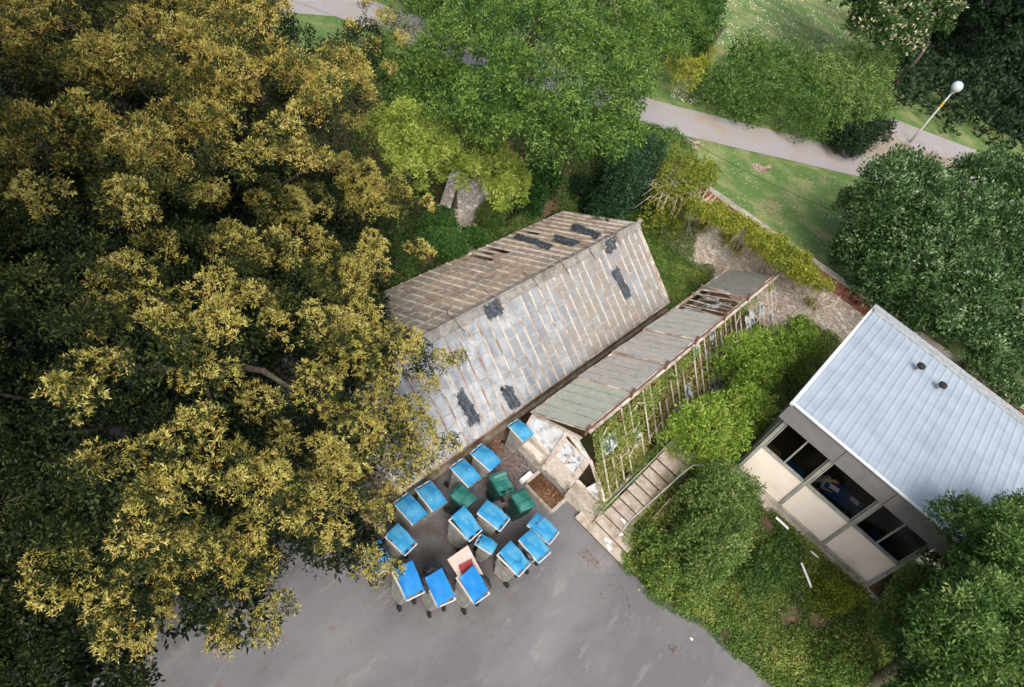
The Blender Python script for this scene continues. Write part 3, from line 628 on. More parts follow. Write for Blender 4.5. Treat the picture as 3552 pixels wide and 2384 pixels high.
# ------------------------------------------------------------------ retaining wall
rw = thing('retaining_wall', (-1, 31.9, 0), 'tall rubble stone retaining wall with a red brick top below the lawn', 'wall')
mb = MB(); mb.box(-10.6, 31.75, -.1, 14, 32.0, 3.55); part(mb, 'stonework', M['stone'], rw)
def wedge(x0, x1, y0, y1, a0, a1, b0, b1): m_ = MB(); m_.hexa([(x0, y0, a0), (x1, y0, b0), (x1, y1, b0), (x0, y1, a0), (x0, y0, a1), (x1, y0, b1), (x1, y1, b1), (x0, y1, a1)]); return m_
part(wedge(-8.6, 14, 31.72, 31.99, 3.52, 3.90, 3.9, 4.95), 'brick_course', M['brick'], rw)
part(wedge(-8.6, 14, 31.66, 32.08, 3.905, 3.98, 4.955, 5.03), 'coping', M['concrete'], rw)
part(wedge(-8.6, 14, 31.73, 31.98, 3.2, 3.515, 3.2, 3.895), 'upper_stonework', M['stone'], rw)

# ------------------------------------------------------------------ classroom building
bd = thing('flat_roofed_building', (1.2, 20.1, 1.9), 'low building with a ribbed pale blue roof, cream wall panels and wide windows', 'building')
BX = [1.30, 3.16, 5.04, 6.92]; FY = 20.12
mb = MB(); mb.box(1.2, FY-.12, .6, 7.0, FY+.2, 2.0); mb.box(.9, FY-.65, .6, 7.5, FY-.12, 1.93); part(mb, 'plinth', M['concrete'], bd)
for i in range(3):
    mb = MB(); mb.box(BX[i]+.07, FY-.03, 2.02, BX[i+1]-.05, FY+.03, 3.46); part(mb, 'wall_panel', M['panel'], bd)
    mb = MB(); mb.box(BX[i]+.07, FY-.07, 3.47, BX[i+1]-.05, FY+.08, 3.53); part(mb, 'sill', M['steel'], bd)
    wn = MB(); wn.box(BX[i]+.09, FY-.035, 3.53, BX[i]+.13, FY+.035, 5.1); wn.box(BX[i+1]-.11, FY-.035, 3.53, BX[i+1]-.07, FY+.035, 5.1); wn.box(BX[i]+.13, FY-.035, 3.53, BX[i+1]-.11, FY+.035, 3.57)
    if i != 1: c_ = (BX[i]+BX[i+1])/2; wn.box(c_-.03, FY-.05, 3.571, c_+.03, FY+.034, 5.1)
    wp = part(wn, 'window', M['steel'], bd)
    mb = MB(); mb.poly([(BX[i]+.1, FY, 3.55), (BX[i+1]-.08, FY, 3.55), (BX[i+1]-.08, FY, 5.1), (BX[i]+.1, FY, 5.1)]); local(mb.build('pane', M['glass']), wp)
for i, x in enumerate(BX):
    mb = MB(); mb.box(x-.055, FY-.1, 1.96, x+.065, FY+.1, 5.12); part(mb, 'pillar', M['steel'], bd)
for i in range(4):
    mb = MB(); xa = 1.0 if i == 0 else BX[i]+.02; xb = BX[i+1] if i < 3 else 9.05; mb.box(xa, FY-.32, 5.14, xb, FY-.26, 5.93); part(mb, 'fascia_board', M['fascia'], bd)
mb = MB(); mb.box(1.02, FY-.25, 5.12, 6.985, FY+.2, 5.16); part(mb, 'soffit', M['fascia'], bd)
mb = MB(); mb.box(1.16, FY+.1, .6, 1.24, 27.6, 5.12); mb.box(6.9, FY+.12, .6, 6.985, 27.6, 5.12); mb.box(1.24, 27.5, .6, 6.9, 27.6, 5.5); part(mb, 'side_wall', M['steel'], bd)
# ribbed roof sheet, rising gently to the back
mb = MB(); y0, y1, z0, z1 = 19.78, 27.85, 5.96, 6.1; x = 1.06; prof = []
while x < 9.1: prof += [(x, 0), (x+.05, .018), (x+.09, .018), (x+.14, 0)]; x += .30
for a, b in zip(prof, prof[1:]): mb.poly([(a[0], y0, z0+a[1]), (b[0], y0, z0+b[1]), (b[0], y1, z1+b[1]), (a[0], y1, z1+a[1])])
rf = part(mb, 'roof', M['roof'], bd)
mb = MB(); mb.box(.95, 19.72, 5.86, 1.07, 27.95, 6.06); mb.hexa([(.94, 19.70, 5.935), (9.1, 19.70, 5.935), (9.1, 19.80, 5.935), (.94, 19.80, 5.935), (.94, 19.70, 5.975), (9.1, 19.70, 5.975), (9.1, 19.80, 5.985), (.94, 19.80, 5.985)])
part(mb, 'roof_edge', M['roof_edge'], bd)
mb = MB(); mb.box(.95, 27.86, 5.9, 9.1, 28.12, 6.24); mb.box(1.07, 27.70, 6.12, 9.1, 27.858, 6.17); part(mb, 'parapet', M['flash'], bd)
mb = MB(); mb.box(6.99, FY-.1, 5.18, 9.0, 27.5, 5.3); part(mb, 'porch_soffit', M['fascia'], bd)
for y_ in (20.3, 24, 27.3): mb = MB(); mb.box(8.8, y_, 1.0, 8.92, y_+.12, 5.18); part(mb, 'porch_post', M['steel'], bd)
mb = MB(); mb.box(6.99, 22.3, 1.0, 8.9, 27.4, 2.02); part(mb, 'porch_slab', M['concrete'], bd)
mb = MB(); mb.box(1.25, FY+.2, 5.2, 6.88, 27.4, 5.24); part(mb, 'ceiling', M['room'], bd)
mb = MB(); mb.box(1.25, FY+.1, 2.0, 6.88, 27.4, 2.06); part(mb, 'floor', M['floor_brown'], bd)
for x, y in ((3.55, 26.1), (4.5, 25.95)):
    z = 6.07; vt = thing('roof_vent', (x, y, z), 'dark capped roof vent nearer the left edge of the blue roof' if x < 4 else 'dark capped roof vent further right on the blue roof', 'vent', 'round vents on the blue roof')
    mb = MB(); mb.lathe((x, y, z), [(.12, -.02), (.12, .02), (.075, .03), (.07, .26)], 14); part(mb, 'pipe', M['flash'], vt)
    mb = MB(); mb.lathe((x, y, z+.22), [(.11, 0), (.15, .02), (.15, .12), (.12, .15), (.05, .17)], 18); part(mb, 'cowl', M['rubber'], vt)
# furniture and people indoors
def table(x, y, z, w_, d_, h, top, label):
    t = thing('table', (x, y, z), label, 'table'); mb = MB(); mb.box(x-w_/2, y-d_/2, z+h-.03, x+w_/2, y+d_/2, z+h); part(mb, 'tabletop', top, t)
    for a in (-1, 1):
        for b in (-1, 1): mb = MB(); mb.box(x+a*(w_/2-.06)-.02, y+b*(d_/2-.06)-.02, z, x+a*(w_/2-.06)+.02, y+b*(d_/2-.06)+.02, z+h-.03); part(mb, 'leg', M['steel'], t)
table(4.55, 21.75, 2.06, 1.6, .9, .74, M['carpet'], 'blue topped table with white papers seen through the middle window')
table(2.75, 21.0, 2.06, .7, .9, .72, M['carpet'], 'small blue topped table behind the first window near its pillar')
table(6.3, 21.2, 2.06, .8, .8, .72, M['carpet'], 'blue topped table behind the last window by the corner tree')
table(1.75, 21.1, 2.06, .7, .5, .74, M['brown_wood'], 'brown wooden table behind the window nearest the steps')
for (x, y, r, lab) in ((4.16, 21.62, .1, 'white sheet of paper held by the person in the grey shirt'), (4.98, 22.0, .05, 'white sheet of paper alone on the right part of the blue table')):
    mb = MB(); mb.box(-.17, -.12, 0, .17, .12, .006); o = mb.build('paper', M['white']); o.location = (x, y, 2.815 if x > 4.5 else 2.95); o.rotation_euler = (.0, -.12 if x < 4.5 else 0, r+.0); tag(o, lab, 'paper', 'sheets of paper in the room')
def person(loc, rz, shirt, label, lean=.25):
    p = thing('person', loc, label, 'person', rz=rz)
    def skin(name, nodes, edges, mat, sub=2):
        me = bpy.data.meshes.new(name); me.from_pydata([n[0] for n in nodes], edges, []); me.update(); me.materials.append(mat)
        o = bpy.data.objects.new(name, me); C.objects.link(o); m = o.modifiers.new('skin', 'SKIN'); o.modifiers.new('sub', 'SUBSURF').render_levels = sub
        for v, n in zip(me.skin_vertices[0].data, nodes): v.radius = (n[1], n[2] if len(n) > 2 else n[1])
        me.skin_vertices[0].data[0].use_root = True; o.parent = p; return o
    L_ = lean
    N_ = [((0, 0, .48), .14, .11), ((L_*.3, 0, .68), .13, .10), ((L_*.7, 0, .9), .15, .11), ((L_, 0, 1.02), .06), ((L_*1.3, 0, 1.10), .055), ((L_*1.5+.02, 0, 1.19), .085, .09), ((L_*1.6+.02, 0, 1.28), .075, .08),
          ((L_*.8, .19, .95), .06), ((L_*.8+.12, .24, .74), .045), ((L_*.8+.36, .14, .80), .032), ((L_*.8+.43, .11, .81), .03), ((L_*.8+.49, .09, .80), .012),
          ((L_*.8, -.19, .95), .06), ((L_*.8+.12, -.24, .74), .045), ((L_*.8+.36, -.14, .80), .032), ((L_*.8+.43, -.11, .81), .03), ((L_*.8+.49, -.09, .80), .012),
          ((.42, .1, .5), .075), ((.45, .1, .08), .045), ((.58, .1, .04), .03), ((.42, -.1, .5), .075), ((.45, -.1, .08), .045), ((.58, -.1, .04), .03), ((L_*1.5+.115, 0, 1.2), .018)]
    Ed = [(0, 1), (1, 2), (2, 3), (3, 4), (4, 5), (5, 6), (2, 7), (7, 8), (8, 9), (9, 10), (10, 11), (2, 12), (12, 13), (13, 14), (14, 15), (15, 16), (0, 17), (17, 18), (18, 19), (0, 20), (20, 21), (21, 22), (5, 23)]
    skin('body', N_, Ed, M['skin'])
    S = [((0, 0, .48), .165, .13), ((L_*.3, 0, .68), .155, .12), ((L_*.7, 0, .9), .17, .125), ((L_*.9, 0, .99), .09), ((L_*.8, .20, .95), .075), ((L_*.8+.12, .25, .74), .06), ((L_*.8+.30, .16, .785), .045), ((L_*.8, -.20, .95), .075), ((L_*.8+.12, -.25, .74), .06), ((L_*.8+.30, -.16, .785), .045)]
    skin('shirt', S, [(0, 1), (1, 2), (2, 3), (2, 4), (4, 5), (5, 6), (2, 7), (7, 8), (8, 9)], shirt)
    skin('trousers', [((0, 0, .46), .16, .13), ((.42, .1, .5), .092), ((.45, .1, .12), .065), ((.42, -.1, .5), .092), ((.45, -.1, .12), .065)], [(0, 1), (1, 2), (0, 3), (3, 4)], M['bag'])
    skin('hair', [((L_*1.5-.01, 0, 1.23), .085, .095), ((L_*1.6-.005, 0, 1.31), .075, .085)], [(0, 1)], M['hair'])
    for s in (-1, 1): mb = MB(); mb.lathe((L_*1.5+.10, s*.035, 1.235), [(.001, -.012), (.012, 0), (.001, .012)], 8); o = mb.build('eye', M['rubber']); o.parent = p
def chair(x, y, rz, label):
    t = thing('chair', (x, y, 2.06), label, 'chair', rz=rz)
    for nm, b in (('seat', (-.2, -.2, .42, .2, .2, .46)), ('backrest', (-.22, -.2, .55, -.19, .2, .85))): mb = MB(); mb.box(*b); o = mb.build(nm, M['brown_wood']); o.parent = t
    for a in (-.18, .18):
        for b in (-.18, .18): mb = MB(); mb.box(a-.015, b-.015, 0, a+.015, b+.015, .42 if a > 0 else .8); o = mb.build('leg', M['steel']); o.parent = t
chair(3.5, 21.7, 0, 'chair under the person in the grey shirt'); person((3.5, 21.7, 2.06), -.2, M['shirt_grey'], 'person in a grey shirt leaning over papers behind the middle window', .34)
chair(5.15, 20.72, math.pi/2+.3, 'chair close to the window under the dark shirted person'); person((5.15, 20.72, 2.06), math.pi/2+.3, M['shirt_dark'], 'person in a dark red shirt seated close against the middle window', .02)
chair(1.9, 20.75, math.pi/2, 'empty brown chair behind the window nearest the steps')
chair(5.9, 20.9, 1.2, 'brown chair behind the third window along')

# ------------------------------------------------------------------ wheelie bins
def bin_proto(kind):
    W_, D_, Hh, body, rim, lid, wheel = {'large': (.60, .80, 1.04, 'bin_grey', 'cream', 'blue', 1), 'medium': (.54, .70, 1.04, 'bin_grey', 'cream', 'blue', 1),
        'small': (.42, .50, .88, 'bin_grey', 'cream', 'blue', 1), 'green': (.58, .62, .98, 'bin_green', 'green', 'green', 1)}[kind]
    r = thing('wheelie_bin', (0, 0, 0), None, 'wheelie bin')
    # local axes: +x front, -x hinge side, origin on the ground at the middle
    w2, d2 = W_/2, D_/2; xs = -d2+.02
    mb = MB(); lv = []
    for t, z in ((0, .07), (.35, .38), (.7, .72), (1, Hh-.03)):
        hw = (w2-.035)*(.82+.18*t); x0 = -d2+.12-.08*t; x1 = -d2+.12+(D_-.14)*(.76+.24*t); c = .04
        lv.append([(x0+c, -hw, z), (x1-c, -hw, z), (x1, -hw+c, z), (x1, hw-c, z), (x1-c, hw, z), (x0+c, hw, z), (x0, hw-c, z), (x0, -hw+c, z)])
    for a, b in zip(lv, lv[1:]):
        for k in range(8): mb.poly([a[k], a[(k+1) % 8], b[(k+1) % 8], b[k]])
    mb.poly(lv[0][::-1]); inn = [tuple(np.array(p)*[.9, .9, 1]+[0, 0, -.5]) for p in lv[-1]]
    for k in range(8): mb.poly([lv[-1][k], lv[-1][(k+1) % 8], inn[(k+1) % 8], inn[k]])
    mb.poly(inn)
    mb.build('body', M[body], parent=r)
    mb = MB(); z0, z1 = Hh-.05, Hh
    xr0, xr1 = -d2+.03, d2-.005; mb.box(xr0, -w2, z0, xr1, -w2+.04, z1); mb.box(xr0, w2-.04, z0, xr1, w2, z1); mb.box(xr1-.04, -w2+.04, z0, xr1, w2-.04, z1-.001); mb.box(xr0, -w2+.04, z0, xr0+.04, w2-.04, z1-.001)
    mb.build('rim', M[rim], parent=r)
    mb = MB(); hx = -d2-.075; mb.tube([(hx, -w2+.03, Hh-.035), (hx, w2-.03, Hh-.035)], .020, 8)
    for y in (-w2+.035, 0, w2-.035): mb.beam((hx, y, Hh-.035), (-d2+.05, y, Hh-.035), .05, .035)
    mb.build('handle', M[rim], parent=r)
    for s in (-1, 1):
        mb = MB(); n = 16; y0 = s*(w2-.10); y1 = s*(w2-.045)
        c = Vector((-d2+.07, y0, .1)); ring = []
        for yy, rad in ((y0, .085), (y0, .1), (y1, .1), (y1, .085), (y1-.01*s, .03)):
            ring.append([(c.x+rad*math.cos(2*math.pi*k/n), yy, .1+rad*math.sin(2*math.pi*k/n)) for k in range(n)])
        for a, b in zip(ring, ring[1:]):
            for k in range(n): mb.poly([a[k], a[(k+1) % n], b[(k+1) % n], b[k]])
        mb.poly(ring[0]); mb.poly(ring[-1]); mb.build('wheel', M['rubber'], parent=r)
    # lid hinged at the rear: domed along its length
    mb = MB(); lw = w2-.012; ln = D_+.0; top = []
    for i in range(9):
        u = i/8; x = -.02+ln*u; z = .02+.115*math.sin(min(1, u*1.5+.12)*math.pi/2)*(1-.75*max(0, u-.45)**1.4*2.3)
        if kind == 'green': z = .02+.05*math.sin(math.pi*min(1, .25+u*.75))+(.03 if .62 < u < .8 else 0)
        top.append([(x, -lw, .0), (x, -lw+.055, z), (x, 0, z+.014), (x, lw-.055, z), (x, lw, 0)])
    for a, b in zip(top, top[1:]):
        for k in range(4): mb.poly([a[k], b[k], b[k+1], a[k+1]])
    mb.poly(top[0]); mb.poly(top[-1][::-1])
    for y in (-.0,): mb.box(-.10, y-.045, -.03, .0, y+.045, .022)
    for y in (-lw+.03, lw-.03): mb.box(-.09, y-.03, -.03, .0, y+.03, .018)
    o = mb.build('lid', M[lid], parent=r, bevel=.006); o.location = (-d2+.03, 0, Hh+.006)
    so = o.modifiers.new('thick', 'SOLIDIFY'); so.thickness = .008
    return r
protos = {k: bin_proto(k) for k in ('large', 'medium', 'small', 'green')}; used = set()
def place_bin(kind, ctr, deg, lift, label, deep=False, lidyaw=0):
    """ctr: middle of the closed lid; deg: heading of the front"""
    src = protos[kind]
    if kind not in used: r = src; used.add(kind); kids = list(src.children)
    else:
        r = src.copy(); C.objects.link(r); kids = []
        for ch_ in src.children: c = ch_.copy(); C.objects.link(c); c.parent = r; kids.append(c)
    a = math.radians(deg); r.location = (ctr[0], ctr[1], 0); r.rotation_euler = (0, 0, a)
    r['label'] = label; r['group'] = 'wheelie bins gathered in the yard'; r.scale = (1.05, 1.05, 1.06)
    for c in kids:
        if c.name.startswith('lid'):
            c.rotation_euler = (0, -math.radians(lift), math.radians(lidyaw)); lid = c
            if deep:
                c.material_slots[0].link = 'OBJECT'; c.material_slots[0].material = M['blue2']
    return r, lid
def ink(lid, strokes, r=.008, z=.155):
    mb = MB()
    for s in strokes: mb.tube([(x, y, z+.001*i) for i, (x, y) in enumerate(s)], r, 5)
    o = mb.build('marker_writing', M['ink']); o.parent = lid
B_ = {}
for key, kind, c, deg, lift, deep, lab in (
    ('solo', 'medium', (-4.89, 14.9), -3, 2, 0, 'blue lidded bin standing alone at the foot of the alley between the glasshouses'),
    ('a', 'large', (-4.86, 13.05), 4, 1, 0, 'blue lidded bin nearest the solitary one in the row along the glasshouse wall'),
    ('b', 'large', (-4.85, 12.06), -1, 2, 0, 'blue lidded bin by the wall with a green bin tucked against its front'),
    ('c', 'large', (-4.91, 10.57), -5, 2, 0, 'blue lidded bin by the wall with faint marker scrawl on its lid'),
    ('c2', 'large', (-4.98, 9.76), 0, 1, 0, 'blue lidded bin by the wall, its back half under the oak leaves'),
    ('green1', 'green', (-3.93, 12.85), -195, 2, 0, 'green bin with a pale stripe across its lid, nearest the leaf litter'),
    ('green2', 'green', (-4.3, 11.42), 185+180, 2, 0, 'green bin wedged between two blue lids at the left of the three green ones'),
    ('green3', 'green', (-2.98, 12.95), -15, 3, 0, 'green bin nearest the low leaf bed, behind the scribbled blue lid'),
    ('mid', 'large', (-3.27, 11.71), 190, 2, 0, 'blue lidded bin in the centre, turned slightly and closed, beside the green bins'),
    ('hw', 'large', (-1.94, 12.72), 187, 2, 0, 'blue lidded bin with letters scrawled on it, nearest the steps'),
    ('hw2', 'large', (-1.72, 12.05), 178, 3, 0, 'blue lidded bin with a black bag poking out between the two marked lids'),
    ('smile', 'large', (-1.86, 11.18), 183, 11, 0, 'blue lidded bin with a curved smile drawn on its propped lid'),
    ('e', 'small', (-2.7, 10.95), 17, 2, 0, 'smallest blue lidded bin, in the middle of the group'),
    ('d', 'large', (-3.61, 10.76), 182, 17, 0, 'blue lidded bin with its lid gaping over a dark opening, left of the small one'),
    ('f', 'medium', (-4.46, 8.86), 186, 10, 0, 'blue lidded bin under the oak edge with its handle facing the open asphalt'),
    ('g', 'medium', (-4.45, 8.0), 172, 14, 1, 'blue lidded bin mostly hidden behind oak leaves'),
    ('h', 'large', (-3.38, 8.23), 166, 17, 1, 'blue lidded bin with oak leaves hanging over its lid, in the nearest row'),
    ('i', 'large', (-2.66, 8.8), 163, 24, 1, 'blue lidded bin overflowing with black bags in the nearest row'),
    ('j', 'large', (-2.10, 9.62), 172, 26, 1, 'blue lidded bin with a pinkish board and red plastic sticking out from under its lid')):
    B_[key] = place_bin(kind, c, deg, lift, lab, bool(deep), {'i': 9, 'j': 8}.get(key, 0))
ink(B_['hw'][1], [[(.62, .17), (.52, .17)], [(.52, .17), (.62, .12)], [(.62, .12), (.52, .09)], [(.62, .05), (.52, .03)], [(.61, -.03), (.52, -.03), (.53, -.10)], [(.61, -.15), (.55, -.11), (.56, -.19), (.51, -.14)]], z=.152)
ink(B_['smile'][1], [[(.30+.13*math.cos(t), .02+.13*math.sin(t)) for t in np.linspace(1.2, 4.9, 9)]], z=.148)
ink(B_['c'][1], [[(.30, .06), (.36, .02), (.30, -.03), (.35, -.06)], [(.40, .05), (.38, -.02), (.43, -.05)], [(.55, -.02), (.50, -.12), (.60, -.16)]], .006, z=.152)
ink(B_['b'][1], [[(.30, .05), (.35, 0), (.33, -.05)]], .006, z=.152)
# stripe on one green lid
mb = MB(); mb.box(.42, -.24, .085, .52, .24, .105); o = mb.build('pale_stripe', noisy('faded_green', (.08, .20, .17), (.13, .26, .22), 6)); o.parent = B_['green1'][1]; o.location = (-.02, 0, -.004)
def bag(c, r, label, seed):
    bpy_me = MB(); rr = np.random.default_rng(seed); n, m = 14, 10; ph = rr.uniform(0, 6, 8); ring = []
    for i in range(m+1):
        th = math.pi*i/m; row = []
        for k in range(n):
            t = 2*math.pi*k/n; q = 1+.13*math.sin(3*t+ph[0]+i)+.09*math.sin(5*t+ph[1]-2*i)+rr.uniform(-.05, .05)
            row.append((r[0]*q*math.sin(th)*math.cos(t), r[1]*q*math.sin(th)*math.sin(t), r[2]*math.cos(th)))
        ring.append(row)
    for a, b in zip(ring, ring[1:]):
        for k in range(n): bpy_me.poly([a[k], b[k], b[(k+1) % n], a[(k+1) % n]])
    o = bpy_me.build('bin_bag', M['bag'], smooth=True); o.location = c; tag(o, label, 'rubbish bag', 'black rubbish bags in the bins')
bag((-3.02, 8.98, 1.12), (.40, .30, .17), 'largest bulging black rubbish bag filling the overflowing bin', 1)
bag((-3.0, 8.62, 1.0), (.32, .17, .26), 'black rubbish bag sagging over the side of the overflowing bin', 5)
bag((-2.0, 9.98, 1.02), (.30, .16, .16), 'black rubbish bag bulging from the bin with the pinkish board', 2)
bag((-1.62, 11.68, 1.0), (.20, .08, .12), 'small black bag squeezed between the two bins nearest the steps', 3)
bag((-1.98, 11.05, .96), (.3, .18, .1), 'dark bag inside the bin with the smile on its lid', 4)
def sheet(q, zz, th, name, mat, label, cat):
    c = [at(*p, z) for p, z in zip(q, zz)]; mb = MB(); mb.hexa([tuple(p) for p in c]+[(p[0], p[1], p[2]+th) for p in c]); tag(mb.build(name, mat, org=tuple(c[0])), label, cat)
sheet([(1551, 1942), (1622, 2052), (1690, 2022), (1622, 1893)], (1.22, 1.10, 1.10, 1.24), .025, 'pink_board', M['board'], 'large pale pinkish board sticking out of a bin in the nearest row', 'board')
sheet([(1590, 1964), (1614, 2024), (1652, 2000), (1636, 1940)], (1.25, 1.16, 1.16, 1.26), .015, 'red_sheet', M['red'], 'dark red plastic sheet under the lid above the pinkish board', 'plastic sheet')
cb_ = thing('cardboard_box', (-5.45, 8.7, 0), 'crumpled brown cardboard box standing at the oak edge beside the bins', 'box', rz=.5)
mb = MB(); mb.box(-.25, -.2, 0, .25, .2, .02); mb.box(-.25, -.2, .02, -.235, .2, .5); mb.box(.235, -.2, .02, .25, .2, .5); mb.box(-.235, -.2, .02, .235, -.185, .5); mb.box(-.235, .185, .02, .235, .2, .5); o = mb.build('sides', M['card']); o.parent = cb_
mb = MB(); mb.beam((-.24, 0, .5), (-.5, 0, .66), .38, .012); mb.beam((.24, 0, .5), (.48, 0, .42), .38, .012); o = mb.build('flaps', M['card']); o.parent = cb_
# ------------------------------------------------------------------ lamp post, stumps, cable, odds and ends
lp = thing('lamp_post', (-4.15, 55.8, LZ), 'tall pale lamp post with a round globe at the path corner', 'street lamp')
mb = MB(); mb.tube([(-4.15, 55.8, LZ-.1), (-4.15, 55.8, LZ+1.2), (-4.15, 55.8, LZ+4.0)], [.10, .075, .06], 10); part(mb, 'pole', M['pole'], lp, smooth=True)
mb = MB(); mb.tube([(-4.15, 55.8, LZ+2.9), (-4.15, 55.8, LZ+3.35)], .075, 10); part(mb, 'yellow_band', M['yellow'], lp)
mb = MB(); mb.lathe((-4.15, 55.8, LZ+3.95), [(.07, 0), (.16, .04), (.16, .10), (.10, .14)], 14); part(mb, 'collar', M['steel'], lp)
mb = MB(); mb.lathe((-4.15, 55.8, LZ+4.42), [(.01+.36*math.sin(math.pi*i/12), -.36*math.cos(math.pi*i/12)) for i in range(13)], 20); part(mb, 'globe', M['globe'], lp, smooth=True)
for (px, py, l, rz, lab) in ((2650, 583, .75, 1.1, 'weathered log stump lying on the lawn with bare earth round it'), (2412, 497, .5, 1.0, 'shorter log stump by the path edge near the big green tree')):
    p = at(px, py, LZ+.12); mb = MB(); d = Vector((math.cos(rz), math.sin(rz), .35)).normalized()*l/2; P_ = Vector(p)
    mb.tube([P_-d, P_-d*.3, P_+d*.5, P_+d], [.13, .12, .11, .12], 9); tag(mb.build('log_stump', M['log'], smooth=False), lab, 'log', 'log stumps on the lawn')
    mb = MB(); mb.lathe((p[0]-.2, p[1]-.1, LZ), [(.5, .0), (.35, .05), (.01, .07)], 14); o = mb.build('bare_earth', M['gravel']); tag(o, kind='structure')
mb = MB(); pts = []
A0, A1 = at(2290, 430, 5.0), at(2960, 760, 4.3)
for i in range(15): t = i/14; q = A0*(1-t)+A1*t; pts.append((q[0], q[1], q[2]-.25*math.sin(math.pi*t)))
mb.tube(pts, .012, 5); tag(mb.build('overhead_cable', M['rubber']), 'thin dark cable strung above the lawn', 'cable')
def pipe(a, b, r, name, label, mat, cat, group=None): mb = MB(); mb.tube([a, b], r, 8); tag(mb.build(name, mat), label, cat, group)
pb = [np.array(at(q[0], q[1], z)) for q, z in (((2780, 1953), 2.12), ((2815, 2038), 1.98), ((2692, 1795), 2.2), ((2735, 1835), 2.2), ((2812, 1912), 2.2), ((2838, 1934), 2.15))]
pipe(pb[0], pb[1], .04, 'white_pipe', 'longest white pipe lying on the ivy bank below the building', M['white'], 'pipe', 'white pipes on the bank')
pipe(pb[2], pb[3], .045, 'white_pipe', 'white pipe lying against the concrete plinth of the building', M['white'], 'pipe', 'white pipes on the bank')
pipe(pb[4], pb[5], .025, 'white_pipe', 'shortest white pipe half hidden in yellowing ivy', M['white'], 'pipe', 'white pipes on the bank')
pipe((1.15, 19.0, 1.95), (3.2, 19.35, 1.98), .025, 'rusty_pipe', 'thin rusty pipe running along the ledge under the cream panels', M['rust'], 'pipe')
p = at(2635, 2302, .0); mb = MB(); mb.lathe((0, 0, 0), [(.12, 0), (.16, .06), (.11, .12), (.02, .14)], 7); o = mb.build('kerb_stone', M['concrete']); o.location = p; o.scale = (1.6, .9, 1); o.rotation_euler = (0, 0, -.7); tag(o, 'pale stone lying at the lower edge of the ivy bank', 'stone')
p = at(2398, 2217, 0.0); mb = MB(); mb.poly([(-.05, -.03, .01), (.05, -.04, .012), (.04, .04, .02), (-.04, .03, .012)]); o = mb.build('litter_scrap', M['white']); o.location = p; tag(o, 'tiny white scrap of litter alone on the open asphalt', 'litter')
# garden behind the glasshouse
mb = MB(); mb.box(-.55, -.75, 0, .55, .75, .07); o = mb.build('concrete_slab', M['path']); o.location = (-13.65, 20.6, 0); o.rotation_euler = (0, 0, .05); tag(o, 'flat grey slab beside the back eaves of the glasshouse', 'slab')
mb = MB(); mb.hexa([(-.25, -.18, 0), (.25, -.12, 0), (.2, .18, 0), (-.2, .15, 0), (-.2, -.12, .16), (.18, -.1, .14), (.15, .1, .14), (-.15, .1, .17)]); o = mb.build('white_tub', M['white']); o.location = (-14.6, 19.3, 0); tag(o, 'white tub at the oak edge behind the glasshouse', 'tub')
hw_ = thing('stone_garden_wall', (-16, 22, 0), 'low ruined stone wall with a sunken corner seen under the yellow-green branches', 'wall')
w1, w2_, w3, w4 = [at(*q, 1.15) for q in ((1490, 712), (1592, 738), (1690, 672), (1585, 585))]
mb = MB()
def wallseg(mb, a, b, th, z0, z1): mb.beam((a[0], a[1], (z0+z1)/2), (b[0], b[1], (z0+z1)/2), th, z1-z0)
wallseg(mb, w1, w2_, .4, 0, 1.15); wallseg(mb, w2_, w3, .45, 0, 1.1); wallseg(mb, w2_*.5+w1*.5, w4, .5, 0, 1.3); wallseg(mb, w3, at(1640, 560, 1.15), .4, 0, 1.16); part(mb, 'stonework', M['stone'], hw_)
mb = MB(); a_, b_, c_, d_ = w1, w2_, w3, w4; mb.hexa([(*(p_[:2]), .1) for p_ in (w2_, w3, at(1640, 560, 1.1), w4)]+[(*(p_[:2]), 1.02) for p_ in (w2_, w3, at(1640, 560, 1.1), w4)]); part(mb, 'stone_top', M['stone'], hw_)
fr = thing('garden_fence', tuple(at(1330, 632, 1.4)), 'thin pale metal fence rail crossing behind the orange oak leaves', 'fence')
a_, b_ = at(1325, 634, 1.5), at(1530, 565, 1.6); mb = MB(); mb.tube([a_, b_], .025, 6); part(mb, 'rail', M['pole'], fr)
for t in (.0, .75): q = a_*(1-t)+b_*t; mb = MB(); mb.tube([(q[0], q[1], 0), tuple(q)], .03, 6); part(mb, 'post', M['pole'], fr)
for (px, py, lab) in ((1676, 712, 'orange red flower pot under the hanging yellow-green leaves'), (1600, 480, 'red flower pot higher up between the branches')):
    p = at(px, py, .2); mb = MB(); mb.lathe((p[0], p[1], H(p[0], p[1])), [(.14, 0), (.2, .32), (.23, .33), (.23, .4), (.18, .4), (.16, .3)], 14); tag(mb.build('flower_pot', M['rust'] if px < 1650 else noisy('terracotta', (.35, .07, .03), (.45, .12, .06), 7)), lab, 'flower pot', 'red pots in the garden')
a_, b_ = at(1562, 790, .1), at(1652, 780, .1); mb = MB(); mb.beam(a_, b_, .18, .08); tag(mb.build('timber_plank', M['twig']), 'weathered timber edging plank in the bed behind the glasshouse', 'plank')

